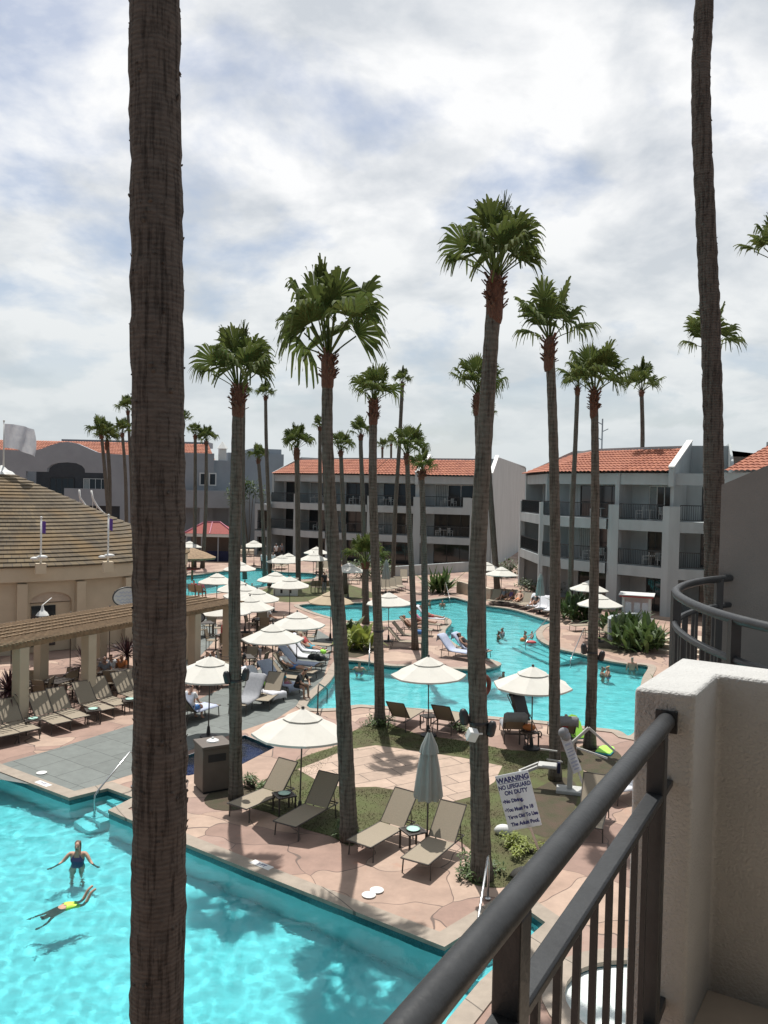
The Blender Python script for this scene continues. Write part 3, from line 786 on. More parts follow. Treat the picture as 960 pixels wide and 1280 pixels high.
for x in (-4,-1.4,1.4,4): MB().box(x-.1,x+.1,-1.9,-1.7,0,2.75).build('post',M['stucco_grey'],r)
MB().box(-.6,3.8,-1.7,-1,0,1.15).build('counter',M['navy_cloth'],r)
MB().box(-4,4,1.7,2,0,2.7).build('back_wall',M['brown_box'],r)
# terrace steps far back
mb=MB()
a=G(236,694);b=G(325,700)
for k in range(3): mb.box(a.x,b.x,a.y+.5*k+2,a.y+.5*k+16,.0+.15*k,.15+.15*k)
tag(mb.build('terrace_steps',M['stone']),kind='structure')
# low planter wall by the lagoon head and far terrace
r=MB(); f,L,u,n=frame(Gp(562,741),Gp(604,752)); fbox(r,f,0,L,0,.9,.6,1.0); 
tag(r.build('retaining_wall',M['stone']),'low pale retaining wall at the head of the lagoon','wall')
r=MB(); f,L,u,n=frame(Gp(480,722),Gp(590,714)); fbox(r,f,0,L,0,.95,0,.3)
tag(r.build('terrace_wall',M['stucco']),'long low white terrace wall in front of the middle apartment block','wall')

# ---------------------------------------------------------------- round bar pavilion
RC=Vector((-21.6,46.5,0)); RR=10.0
r=thing('bar_pavilion','round beige pavilion with a tall brown shingled cone roof, left edge','building',RC)
ms,n_,l_,b_=newmat('shingles')
co=n_.new('ShaderNodeTexCoord'); 
at=nnode(n_,l_,'ShaderNodeSeparateXYZ',{0:co.outputs['Object']})
ang=nnode(n_,l_,'ShaderNodeMath',{0:at.outputs['Y'],1:at.outputs['X']},operation='ARCTAN2')
an2=nnode(n_,l_,'ShaderNodeMath',{0:ang.outputs[0],1:14.0},operation='MULTIPLY')
zz=nnode(n_,l_,'ShaderNodeMath',{0:at.outputs['Z'],1:5.4},operation='MULTIPLY')
cm=nnode(n_,l_,'ShaderNodeCombineXYZ',{0:an2.outputs[0],1:zz.outputs[0]})
br=nnode(n_,l_,'ShaderNodeTexBrick',{'Vector':cm.outputs[0],'Color1':(.115,.085,.047,1),'Color2':(.078,.058,.035,1),'Mortar':(.05,.04,.03,1),'Scale':1.0,'Mortar Size':.03,'Brick Width':.5,'Row Height':1.0})
nz=nnode(n_,l_,'ShaderNodeTexNoise',{'Vector':co.outputs['Object'],'Scale':.7,'Detail':8.0,'Roughness':.7})
mr=nnode(n_,l_,'ShaderNodeMapRange',{0:nz.outputs['Fac'],1:.35,2:.65,3:.65,4:1.45})
mul=nnode(n_,l_,'ShaderNodeVectorMath',{0:br.outputs['Color']},operation='SCALE'); l_.new(mr.outputs[0],mul.inputs['Scale'])
nz2=nnode(n_,l_,'ShaderNodeTexNoise',{'Vector':co.outputs['Object'],'Scale':.45,'Detail':5.0})
mr2=nnode(n_,l_,'ShaderNodeMapRange',{0:nz2.outputs['Fac'],1:.5,2:.68,3:0,4:.7})
mxx=nnode(n_,l_,'ShaderNodeMixRGB',{0:mr2.outputs[0],1:mul.outputs[0],2:(.15,.092,.034,1)})
l_.new(mxx.outputs[0],b_.inputs['Base Color']); b_.inputs['Roughness'].default_value=.9
ze,za,Re=4.1,8.45,10.35
prof=[]; K=26
for k in range(K):
    t0,t1=k/K,(k+1)/K
    prof+= [(Re*(1-t0)+.5*t0+.05, ze+(za-ze)*t0-.03),(Re*(1-t0)+.5*t0+.05, ze+(za-ze)*t0+.045),(Re*(1-t1)+.5*t1, ze+(za-ze)*t1)]
MB().lathe(prof,72).build('roof',ms,r,smooth=True)
MB().lathe([(.75,8.35),(.55,8.55),(.35,8.62),(.05,8.9)],16).build('roof_cap',M['white'],r)
wall=MB(); NS=24; side=2*RR*sin(pi/NS)
for k in range(NS):
    a0=2*pi*k/NS-pi/2; a1=a0+2*pi/NS
    pa,pb=(RR*cos(a0),RR*sin(a0)),(RR*cos(a1),RR*sin(a1))
    f,L,u,n=frame(pa,pb)
    cang=(a0+a1)/2
    toward=Vector((cos(cang),sin(cang))).dot(-Vector((RC.x,RC.y)).normalized())
    if toward>-.1 and k%2==0:
        w0,w1=.35,L-.35; arch=[(w1,0.0),(w1,2.35)]+[(L/2+(w1-w0)/2*cos(t),2.35+.5*sin(t)) for t in [pi*j/10 for j in range(1,10)]]+[(w0,2.35),(w0,0.0)]
        wall.prism([(0,0),(0,3.98),(L,3.98),(L,0)]+arch,f,0,.35)
        g=MB(); fbox(g,f,w0,w1,.02,2.32,.2,.3); w=g.build('window',M['beige'],r)
        g=MB(); fbox(g,f,w0+.12,L/2+.25,.3,2.2,.16,.197); g.build('pane',M['glass'],w)
        g=MB(); g.prism([(w1,2.36),(w1,2.38)]+[(L/2+(w1-w0)/2*cos(t),2.35+.5*sin(t)) for t in [pi*j/10 for j in range(1,10)]]+[(w0,2.38),(w0,2.36)],f,.12,.2); g.build('awning',M['navy_cloth'] if k%4==0 else M['stone'],r)
    else: wall.prism([(0,0),(L,0),(L,3.98),(0,3.98)],f,0,.35)
    # pilaster between facets
    wall.box(-.22,.22,-.22,.22,0,3.3,Matrix.Translation((pa[0],pa[1],0))@Matrix.Rotation(a0,4,'Z'))
wall.build('wall',M['beige'],r)
MB().lathe([(RR+.02,3.35),(RR+.28,3.4),(RR+.28,4.05),(RR+.02,4.05)],72,cap=False).build('fascia',M['beige'],r)

# ---------------------------------------------------------------- pergola
pd=Vector((.447,.894,0)); pq=Vector((-.894,.447,0))
pbase=Vector((-11.66,26.7,0))
r=thing('pergola','weathered wooden slatted pergola on beige posts in front of the pavilion','pergola',pbase)
rzP=atan2(pd.y,pd.x)
r.rotation_euler=(0,0,rzP)      # local x runs along the pergola, local y away from the pool
x0,x1=-9.0,11.3
for k,x in enumerate((-8.7,-5.8,-2.9,0,2.9,5.8,8.7,11.0)):
    for y in (.1,2.5): MB().box(x-.19,x+.19,y-.19,y+.19,0,2.6).build('post',M['beige'],r,bevel=.02)
for y in (0,.3,2.4,2.7): MB().box(x0,x1,y-.05,y+.05,2.6,2.84).build('beam',M['wood'],r)
mb=MB(); k=x0
while k<x1:
    mb.box(k,k+.038,-.5,3.0,2.843,2.90); k+=.145
mb.build('slats',M['wood'],r)
mb=MB()
for y in (.6,1.1,1.6,2.1): mb.box(x0,x1,y-.03,y+.03,2.903,2.94)
mb.build('battens',M['wood'],r)

# ---------------------------------------------------------------- near balcony: post, rail; neighbour balcony, party wall
ZP=H-.52; ZF=H-1.46
def pil(z): return z
A_,B_,C_=(.686,2.212),(.832,2.160),(.990,2.405)
dv=Vector((.84,-.54)); D_=tuple(Vector(C_)+dv*2.2); bk=Vector((.968,2.64)); F_=tuple(bk+dv*2.35)
m=MB(); m.prism([A_,B_,C_,D_,F_,tuple(bk)],lambda x,y,z:Vector((x,y,z)),ZF-.7,ZP)
o=m.build('parapet_wall',M['stucco_near'],bevel=.013); o.modifiers['bevel'].segments=4
tag(o,'rough white stucco corner post and parapet wall of the near balcony','parapet')
for p in o.data.polygons: p.use_smooth=False
m=MB(); m.prism([(-1.2,-.6),(.2,.85),(.832,2.158),(.99,2.403),(2.9,1.2),(2.5,-1)],lambda x,y,z:Vector((x,y,z)),ZF-.3,ZF)
tag(m.build('balcony_floor',M['stone']),kind='structure')
m=MB(); m.prism([(-2.2,-1.9),(-2.2,1.3),(.6,1.3),(1.9,.9),(2.9,.3),(2.6,-1.9)],lambda x,y,z:Vector((x,y,z)),H+1.12,H+1.4)
tag(m.build('balcony_ceiling',M['stucco_wall']),kind='structure')  # unseen overhang, added with the wall behind to darken the inner faces
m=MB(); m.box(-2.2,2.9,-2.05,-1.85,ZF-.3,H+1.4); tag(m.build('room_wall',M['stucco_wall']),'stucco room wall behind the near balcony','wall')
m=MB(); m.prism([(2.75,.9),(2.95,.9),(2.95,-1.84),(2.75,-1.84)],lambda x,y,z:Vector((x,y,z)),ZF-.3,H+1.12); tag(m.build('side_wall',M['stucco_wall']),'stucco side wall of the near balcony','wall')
ZR=H-.60
P1=Vector((.768,2.186,ZR)); P0=Vector((.054,.927,ZR)); rd=(P1-P0).normalized(); Pm=P0-rd*1.3
r=thing('balcony_railing','dark grey metal railing with a round handrail in the near foreground','railing',(Pm.x,Pm.y,ZF))
o0=Vector((Pm.x,Pm.y,ZF))
loc=lambda p:(Vector(p)-o0)
MB().tube([loc(Pm),loc(P1)],.0235,20).build('handrail',M['dark_metal'],r,smooth=True)
z2=ZR-.165
a=Vector((Pm.x,Pm.y,z2)); b=Vector((P1.x,P1.y,z2)); MB().bar(loc(a),loc(b),.042,.018).build('mid_rail',M['dark_metal'],r,bevel=.003)
a=Vector((Pm.x,Pm.y,ZF+.1)); b=Vector((P1.x,P1.y,ZF+.1)); MB().bar(loc(a),loc(b),.04,.03).build('bottom_rail',M['dark_metal'],r,bevel=.003)
Lr=(P1-Pm).length
sp=.115; k=1
while k*sp<Lr-.05:
    q=Pm+rd*(Lr-k*sp)
    post=k in (1,10,19)
    w=.044 if post else .013
    if post: 
        M_=Matrix.Translation(loc((q.x,q.y,0)))@Matrix.Rotation(atan2(rd.y,rd.x),4,'Z')
        MB().box(-w/2,w/2,-w/2,w/2,ZF,ZR-.01,M_).build('post',M['dark_metal'],r,bevel=.003)
    else:
        M_=Matrix.Translation(loc((q.x,q.y,0)))@Matrix.Rotation(atan2(rd.y,rd.x),4,'Z')
        MB().box(-w/2,w/2,-w/2,w/2,ZF+.1,z2-.012,M_).build('baluster',M['dark_metal'],r)
    k+=1
MB().box(-.012,.0,-.028,.028,-.03,.028,Matrix.Translation(loc(P1))@Matrix.Rotation(atan2(rd.y,rd.x),4,'Z')).build('wall_plate',M['dark_metal'],r)
# party wall of the neighbouring unit
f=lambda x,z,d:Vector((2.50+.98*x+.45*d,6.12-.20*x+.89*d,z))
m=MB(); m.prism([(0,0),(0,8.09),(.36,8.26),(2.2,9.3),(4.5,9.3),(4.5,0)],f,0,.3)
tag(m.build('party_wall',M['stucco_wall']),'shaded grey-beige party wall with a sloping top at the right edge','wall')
# curved neighbour balcony
cv=[(2.58,6.10),(2.30,5.86),(2.03,5.52),(1.83,5.12),(1.74,4.70),(1.72,4.25),(1.78,3.85),(1.93,3.45),(2.15,3.1),(2.5,2.85)]
def cr(pts,n):
    out=[]
    for i in range(len(pts)-1):
        p=[Vector(pts[max(0,min(len(pts)-1,i+k-1))]) for k in range(4)]
        for j in range(n):
            t=j/n; out.append(.5*((2*p[1])+(p[2]-p[0])*t+(2*p[0]-5*p[1]+4*p[2]-p[3])*t*t+(3*p[1]-p[0]-3*p[2]+p[3])*t**3))
    out.append(Vector(pts[-1])); return out
cvf=cr(cv,6)
r=thing('curved_balcony_railing','dark metal railing curving round the neighbouring balcony beyond the white parapet','railing',(cv[4][0],cv[4][1],ZF))
o0=Vector((cv[4][0],cv[4][1],ZF))
MB().tube([loc((p.x,p.y,ZR)) for p in cvf],.026,12).build('handrail',M['dark_metal'],r,smooth=True)
for nm,z in (('mid_rail',ZR-.2),('bottom_rail',ZF+.1)):
    MB().tube([loc((p.x,p.y,z)) for p in cvf],.02,8).build(nm,M['dark_metal'],r,smooth=True)
dist=0; last=cvf[0]; nxt=.1; cnt=0
for p in cvf[1:]:
    dist+=(p-last).length; last=p
    if dist>=nxt:
        nxt+=.115; cnt+=1
        post=cnt in(1,10,20,30); w=.05 if post else .018
        q=loc((p.x,p.y,0)); MB().box(q.x-w/2,q.x+w/2,q.y-w/2,q.y+w/2,(0 if post else .1),(ZR if post else ZR-.2)-ZF).build('post' if post else 'baluster',M['dark_metal'],r)
m=MB(); pl=[(p.x-.06,p.y) for p in cvf]+[(4.6,2.9),(4.6,5.8)]
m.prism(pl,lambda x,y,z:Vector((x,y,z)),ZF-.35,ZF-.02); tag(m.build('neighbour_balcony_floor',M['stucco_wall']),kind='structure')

# ---------------------------------------------------------------- palms
def frond(mb, M_, L, half, n, droop, rnd, closed=1.0, pet=.8):
    """A fan leaf: petiole along +X, folded blade segments splitting into drooping tips."""
    def T(p, dr):
        w = M_ @ Vector(p); w.z -= dr; return w
    # petiole
    pts=[T((pet*t,0,.0),droop*.35*pet*t*t*.3) for t in (0,.5,1)]
    w=.018
    for a,b in zip(pts,pts[1:]): mb.bar(a,b,.035,.02)
    base=pts[-1]
    for k in range(n):
        ang=(-half+2*half*(k+.5)/n)*closed
        da=half*closed/n
        ll=L*(1-.28*abs(ang/(half*closed))**1.6)*rnd.uniform(.9,1.08)
        split=rnd.uniform(.62,.74); side=1 if k%2 else -1
        ca,sa=cos(ang),sin(ang)
        vs=[]; prof=[(0,.004),(.3,.3*da*1.02),(split,split*da*1.0),(.78,split*da*.62),(.92,split*da*.35),(1.0,.004)]
        tdr=droop*rnd.uniform(.55,1.5)
        for s,hw in prof:
            r_=ll*s; fold=.02*side*min(1,s*2.5)
            cup=-.10*abs(sin(ang))*s*L*1.2      # blade folds up along its middle
            dr=tdr*max(0,s-.42)**2*1.9*ll+ .10*droop*s
            dx=r_*ca; dy=r_*sa
            if s>.6:    # free tips bend inward along gravity: shorten reach
                k2=1-.35*tdr*(s-.6); dx*=k2; dy*=k2
            h=hw*ll
            for sg in(-1,1):
                vs.append(T((pet+dx-sa*h*sg, dy+ca*h*sg, fold*(1 if sg>0 else -1)-cup*.6), dr))
        fs=[(2*i,2*i+1,2*i+3,2*i+2) for i in range(len(prof)-1)]
        mb.add(vs,fs)
def crown_mesh(seed, nf, up=88, low=28, L=.82, pet=.84, name='crown'):
    rnd=random.Random(seed); mb=MB()
    for i in range(nf):
        t=i/(nf-1); az=i*2.39996+rnd.uniform(-.25,.25)
        el=radians(up+(low-up)*t**.85+rnd.uniform(-8,8))
        lean=rnd.uniform(-.9,.9)
        M_=Matrix.Rotation(az,4,'Z')@Matrix.Rotation(-el,4,'Y')@Matrix.Rotation(lean,4,'X')
        M_=Matrix.Translation((.05*cos(az),.05*sin(az),.08*(1-t)))@M_
        young=t<.12
        frond(mb,M_,L*rnd.uniform(.88,1.1),radians(85 if not young else 50),22,rnd.uniform(.15,.4)+.4*t,rnd,closed=.35 if young else 1.0,pet=pet*rnd.uniform(.62,1.1)*(1 if not young else 1.0))
    # spear leaf
    mb.tube([(0,0,0),(.03,.0,.7),(.04,.02,1.25)],[.025,.02,.005],5)
    return mb
CROWNS=[]
for sd_,nf in ((1,18),(2,17),(3,14),(4,20),(5,13)):
    o=crown_mesh(sd_,nf).build('crown_proto',M['frond'],fix=False); CROWNS.append(o.data); bpy.data.objects.remove(o)
def spikes_skirt(mb,r,z0,z1,seed,dens=1.0):
    rnd=random.Random(seed)
    prof=[(r*.95,z0),(r*1.16,z0+.12*(z1-z0)),(r*1.22,(z0+z1)/2),(r*1.3,z1-.1),(r*1.05,z1),(r*.6,z1+.12)]
    mb.lathe(prof,14)
    for k in range(int(60*dens)):
        a=rnd.uniform(0,2*pi); z=rnd.uniform(z0+.25*(z1-z0),z1); rr=r*1.18
        p=Vector((rr*cos(a),rr*sin(a),z)); q=p+Vector((cos(a)*rnd.uniform(.04,.13),sin(a)*rnd.uniform(.04,.13),rnd.uniform(.05,.22)))
        mb.bar(p-Vector((cos(a),sin(a),0))*.05,q,.05,.018)
def palm(label, path, Y, w0, w1, crown=0, cs=1.0, boots=.9, group='fan palms round the pools', near=False, segs=None, seed=1, spin=0.0, droopy=False, base=None, flare=1.25, dry=False):
    """path: pixels from base to trunk top, all at forward distance Y (base on the ground when base is None)."""
    pts=[V(x,y,Y) for x,y in path]
    if base is None: pts[0].z=0
    else: pts[0].z=base
    root=thing('palm_tree',label,'palm tree',pts[0],0,group)
    rel=[p-pts[0] for p in pts]
    # densify
    dense=cr3(rel); n=len(dense); Ht=dense[-1].z
    rnd=random.Random(seed*13+5)
    P=[];R=[]
    step=.09 if near else (.22 if Y<40 else .7)
    cum=[0]
    for a,b in zip(dense,dense[1:]): cum.append(cum[-1]+(b-a).length)
    m_=max(6,int(cum[-1]/step)); j=0
    for k in range(m_+1):
        s=cum[-1]*k/m_
        while j<len(cum)-2 and cum[j+1]<s: j+=1
        t=(s-cum[j])/max(1e-6,cum[j+1]-cum[j]); p=dense[j].lerp(dense[j+1],min(1,t)); f=s/cum[-1]
        r=(w0+(w1-w0)*f)/2
        r*=1+(flare-1)*max(0,1-s/.7)**2
        r*=1+(.006 if near else .03)*(1 if k%2 else -1)+rnd.uniform(-.01,.01)+(.05 if near else .03)*noise.noise((s*.9,seed*3.1,0))+(.02*noise.noise((s*4,seed*3.1,7)) if near else 0)
        P.append(p);R.append(r)
    mb=MB(); nn=28 if near else (14 if Y<40 else 8)
    mb.tube(P,R,nn)
    if near:   # rough fibrous surface
        mb.v=[tuple(Vector(v)+Vector((noise.noise(Vector(v)*6),noise.noise(Vector(v)*6+Vector((9,0,0))),0))*.018+Vector((noise.noise(Vector(v)*22),noise.noise(Vector(v)*22+Vector((9,0,0))),0))*.008) for v in mb.v]
    if near:
        for k in range(420):
            q=rnd.randrange(1,len(P)-1); a=rnd.uniform(0,2*pi); d_=Vector((cos(a),sin(a),0)); p0=P[q]+d_*R[q]*.97; h_=rnd.uniform(.012,.05)
            mb.bar(p0,p0+d_*rnd.uniform(.004,.02)+Vector((0,0,rnd.uniform(-.03,.05))),rnd.uniform(.01,.05),h_*.3)
    mb.build('trunk',M['bark_near'] if near else M['bark'],root,smooth='all')
    if crown is None: return root
    top=dense[-1]
    if boots:
        mb=MB(); spikes_skirt(mb,w1/2,0,boots,seed,.5 if Y>40 else 1)
        ob=mb.build('leaf_base_sheath',M['boots'],root); ob.location=top-Vector((0,0,boots-.05))
    oc=bpy.data.objects.new('crown',CROWNS[crown]); COL.objects.link(oc); oc.parent=root
    oc.location=top+Vector((0,0,.05)); oc.rotation_euler=(rnd.uniform(-.08,.08),rnd.uniform(-.08,.08),spin+seed*1.3); oc.scale=(cs*.88,cs*.88,cs*1.06)
    return root
def cr3(pts):
    out=[]
    for i in range(len(pts)-1):
        p=[pts[max(0,min(len(pts)-1,i+k-1))] for k in range(4)]
        for j in range(8):
            t=j/8; out.append(.5*((2*p[1])+(p[2]-p[0])*t+(2*p[0]-5*p[1]+4*p[2]-p[3])*t*t+(3*p[1]-p[0]-3*p[2]+p[3])*t**3))
    out.append(pts[-1].copy()); return out
def D0(px,py): return G(px,py).y
NP='tall fan palms near the balcony'; FP='distant fan palms'
palm('thick brown palm trunk rising full height close to the balcony, in front of the pool',[(196,1640),(196,1280),(200,1000),(199,720),(197,450),(195,200),(193,-40),(192,-420)],G(196,1640).y,.52,.45,crown=0,cs=1.2,near=True,seed=1,group=NP,flare=1.1)
palm('brown leaning palm trunk beside the party wall, top out of view',[(894,1170),(893,690),(889,430),(880,230),(876,100),(882,-30),(886,-200),(885,-330)],D0(894,1170),.38,.30,crown=1,cs=1.2,near=True,seed=2,group=NP,flare=1.1)
palm('fan palm beside the brown rubbish bin, with a dome-shaped crown',[(295,998),(294,850),(293,700),(296,560),(298,488)],D0(295,998),.34,.27,3,1.0,.75,seed=3,group=NP)
palm('fan palm with curving trunk and tall flower spear behind the two front loungers',[(437,1050),(430,900),(424,780),(414,650),(409,540),(410,448)],D0(437,1050),.40,.24,0,1.38,.75,seed=4,group=NP,spin=.6)
palm('dark-based fan palm standing on the small grass mound by the lagoon steps',[(475,905),(473,800),(469,700),(466,600),(467,505)],D0(475,905),.36,.26,1,0.85,.8,seed=5,group=NP)
palm('tallest fan palm, beside the leaning warning sign, with a round bushy crown',[(602,1098),(598,900),(595,780),(600,640),(609,500),(619,352)],D0(602,1098),.42,.29,3,1.0,.9,seed=6,group=NP,spin=1.9)
palm('slender fan palm behind the leaning sign with a wide spreading crown',[(694,975),(693,850),(694,700),(692,560),(687,428)],D0(694,975),.33,.25,2,1.1,.85,seed=7,group=NP)
palm('fan palm with paired spotlights next to the boogie boards',[(737,935),(740,850),(743,700),(744,600),(743,493)],D0(737,935),.36,.22,1,1.02,.8,seed=8,group=NP,spin=.9)
palm('fan palm at the peninsula tip, its trunk hidden behind the tallest palm',[(603,822),(602,720),(600,600),(598,540),(597,495)],D0(603,822),.42,.34,1,1.3,1.0,seed=9)
palm('leaning palm trunk coming out right of the tallest palm, at the northeast loungers',[(622,742),(616,660),(611,590),(606,520)],D0(622,742),.5,.4,2,0.98,.4,seed=34)
palm('thin palm in front of the curved balcony, crown half behind a larger one',[(713,770),(715,650),(719,560),(722,486)],D0(713,770),.36,.28,2,1.15,.5,seed=10)
palm('slim dark palm against the right apartment block with a small one-sided crown',[(793,752),(797,640),(803,560),(802,490)],D0(793,752),.42,.3,4,1.49,.4,seed=11)
palm('palm whose crown shows on both sides of the brown trunk at right',[(889,765),(887,650),(884,520),(888,438)],D0(889,765),.4,.3,2,2.1,.4,seed=12)
palm('palm with only its left fronds in view at the right edge',[(985,800),(980,600),(975,330)],D0(985,800),.4,.3,1,1.92,.5,seed=13)
palm('palm on the lagoon peninsula, left of two, with a crown above the tiled roof',[(519,812),(515,720),(511,640),(509,570)],D0(519,812),.33,.23,1,1.01,.5,seed=14)
palm('palm on the lagoon peninsula, right of two, with a tiny pale crown',[(531,836),(531,740),(529,650),(527,592)],D0(531,836),.34,.24,4,0.72,.35,seed=15)
palm('very slim tall palm between two larger crowns, in front of the middle block',[(491,730),(494,640),(499,560),(503,480)],D0(491,730),.38,.3,4,0.87,.3,seed=16)
palm('palm in front of the fourth balcony bay, small crown over the roof',[(456,745),(454,640),(451,560),(451,545)],D0(456,745),.40,.3,2,0.98,.4,seed=17)
palm('short young palm with green fan leaves at the lagoon bank',[(457,780),(457,745),(457,706)],D0(457,780),.42,.36,1,1.19,.3,seed=18)
palm('palm with a crown right of the flower-spear palm, before the third bay',[(432,742),(429,640),(426,565)],D0(432,742),.4,.3,1,1.04,.4,seed=19)
palm('straight palm with a thick trunk top rising before the second bay',[(373,735),(372,640),(371,562)],D0(373,735),.42,.40,3,1.26,.9,seed=20)
palm('very slim palm topping the others behind the dome-crowned palm',[(337,733),(336,640),(333,560),(332,497)],D0(337,733),.36,.26,4,0.84,.3,seed=21)
palm('short palm left of the middle block with a ragged crown',[(331,722),(328,640),(323,575)],D0(331,722),.36,.3,1,0.91,.4,seed=22)
palm('thin palm hidden behind the dome-crowned palm trunk',[(306,724),(304,620),(305,495)],D0(306,724),.36,.26,2,0.77,.3,seed=23)
palm('slender palm in front of the grey annex, left of a close pair',[(243,702),(244,620),(244,545)],80,.40,.3,1,0.84,.4,seed=24)
palm('slender palm in front of the grey annex, right of a close pair',[(253,706),(257,640),(258,553)],80,.42,.3,3,1.01,.4,seed=25)
palm('palm whose fronds show just right of the thick brown trunk',[(226,700),(227,620),(228,530)],82,.4,.3,1,0.98,.4,seed=26)
palm('palm before the arched recess of the grey hall, left of a leaning pair',[(141,655),(133,610),(127,545)],88,.55,.34,1,1.4,.4,seed=27)
palm('palm before the arched recess of the grey hall, right of a leaning pair',[(137,655),(137,600),(134,553)],90,.5,.4,3,1.33,.9,seed=28)
palm('palm at the right end of the grey hall next to the thick trunk',[(159,662),(157,600),(153,543)],88,.45,.32,2,1.19,.4,seed=29)
palm('palm crown above the others at the hall end, mostly behind the thick trunk',[(166,662),(164,600),(160,515)],92,.4,.32,1,1.26,.4,seed=30)
palm('tiny far palm behind the middle roof, left of two',[(478,620),(478,560)],150,.5,.4,2,1.19,.3,seed=31,base=0)
palm('tiny far palm behind the middle roof, right of two',[(489,620),(489,556)],155,.5,.4,1,1.19,.3,seed=32,base=0)
palm('palm crown showing just left of the flower-spear palm',[(401,735),(400,620),(400,535)],70,.38,.3,2,0.77,.3,seed=33)

# ---------------------------------------------------------------- leafy plants
def leaf_blade(mb, base, az, el, L, w, droop, n=5, fold=.25):
    d=Vector((cos(az)*cos(el),sin(az)*cos(el),sin(el))); s=Vector((-sin(az),cos(az),0)); vs=[]
    for i in range(n+1):
        t=i/n; p=Vector(base)+d*(L*t)-Vector((0,0,droop*L*t*t)); hw=w*sin(pi*min(1,.12+.88*t)) if t<1 else .003
        up=Vector((0,0,1)); vs+= [p-s*hw+up*hw*fold, p, p+s*hw+up*hw*fold]
    fs=[]
    for i in range(n):
        a=3*i; fs+= [(a,a+1,a+4,a+3),(a+1,a+2,a+5,a+4)]
    mb.add(vs,fs)
def clump(name,label,cat,loc,m,n,L,w,el=(35,85),droop=.35,spread=.3,seed=1,stem=None,group=None,zbase=0):
    rnd=random.Random(seed); r=thing(name,label,cat,loc,0,group); mb=MB()
    for k in range(n):
        a=rnd.uniform(0,2*pi); rr=spread*sqrt(rnd.random()); b=(rr*cos(a),rr*sin(a),zbase+ (rnd.uniform(0,stem) if stem else 0))
        leaf_blade(mb,b,rnd.uniform(0,2*pi),radians(rnd.uniform(*el)),L*rnd.uniform(.6,1.1),w*rnd.uniform(.7,1.2),droop*rnd.uniform(.4,1.5))
    mb.build('leaves',m,r,fix=False)
    st=MB()
    if stem or zbase: st.tube([(0,0,0),(.02,.02,(stem or 0)*.5+zbase*.9),(0,0,(stem or 0)+zbase)],[.09,.08,.06],8)
    for k in range(6):
        a=k*1.05; st.tube([(.05*cos(a),.05*sin(a),0),(spread*.7*cos(a),spread*.7*sin(a),max(.25,(stem or 0)*.7+zbase*.9))],[.035,.02],5)
    st.build('stem',M['leaf_mid'] if not zbase else M['bark'],r)
    return r
def bush(label,loc,m,rx,ry,hz,n,leaf=.12,seed=1,cat='shrub',name='shrub',z0=0.0,group=None):
    rnd=random.Random(seed); r=thing(name,label,cat,loc,0,group); mb=MB()
    cl=[(rnd.uniform(-.8,.8)*rx,rnd.uniform(-.8,.8)*ry,rnd.uniform(.25,.85)*hz,rnd.uniform(.3,.5)) for _ in range(9)]
    for k in range(n):
        c=rnd.choice(cl); v=Vector((rnd.gauss(0,1),rnd.gauss(0,1),rnd.gauss(0,1))).normalized()*c[3]*rnd.uniform(.6,1.05)
        p=(c[0]+v.x*rx,c[1]+v.y*ry,z0+max(.02,c[2]+v.z*hz*.8))
        leaf_blade(mb,p,rnd.uniform(0,2*pi),rnd.uniform(-.3,1.2),leaf*rnd.uniform(1,2.2),leaf*.33,.3,2)
    mb.build('foliage',m,r,fix=False)
    st=MB()
    for c in cl[:5]: st.tube([(0,0,0),(c[0]*.5,c[1]*.5,z0+c[2]*.5),(c[0],c[1],z0+c[2])],[.05,.035,.02],5)
    st.build('stems',M['bark'],r)
    return r
clump('banana_plant','yellow-green broad-leaved plant between two palm trunks on the lagoon bank','plant',G(446,812),M['leaf_lime'],46,1.7,.16,(30,88),.5,.7,2,stem=.5)
clump('broadleaf_plant','bright green broad-leaved plant behind the yellow-green one','plant',G(436,800),M['leaf_mid'],36,1.6,.14,(35,85),.5,.6,22,stem=.5)
clump('agave_plant','round clump of stiff green leaves on the terrace edge beside the lagoon head','plant',G(549,741),M['leaf_mid'],90,2.3,.13,(25,88),.25,.8,3,stem=.4)
clump('bird_of_paradise_plant','large dense clump of glossy dark leaves at the lagoon bank by the two right umbrellas','plant',G(797,812),M['leaf_mid'],190,1.7,.13,(25,88),.35,1.35,4,stem=.6)
clump('bird_of_paradise_plant','dark leafy clump behind the first glossy clump, under the lower right umbrella','plant',G(778,794),M['leaf_dark'],110,1.7,.13,(25,88),.35,1.2,5,stem=.6)
clump('leafy_plant','dark leafy plant around the thin palm foot, left of the two right umbrellas','plant',G(725,775),M['leaf_dark'],150,1.9,.13,(25,88),.35,1.4,6,stem=.7)
bush('low dark shrub along the right block behind the loungers',G(708,745),M['leaf_dark'],1.6,1.0,1.3,500,.16,7)
bush('low dark shrub at the foot of the left pier of the right block',G(672,740),M['leaf_dark'],1.6,.8,1.0,350,.16,8)
bush('clipped green bush behind the closed umbrella near the middle block',G(470,725),M['leaf_dark'],2.4,1.0,1.5,500,.2,9)
bush('dark hedge-like shrub on the left of the terrace wall',G(452,722),M['leaf_mid'],2.6,1.0,1.7,500,.22,10)
bush('dark shrub under the end wall of the middle block',G(640,722),M['leaf_dark'],2.0,1.2,1.6,450,.2,11)
bush('green tree crown rising over the terrace band of the grey annex',V(311,690,97)*1.0,M['leaf_mid'],2.3,1.6,3.6,900,.28,12,'tree','small_tree',z0=5.2)
bush('round potted shrub in front of the red kiosk',G(264,693),M['leaf_mid'],.9,.9,1.4,260,.16,13)
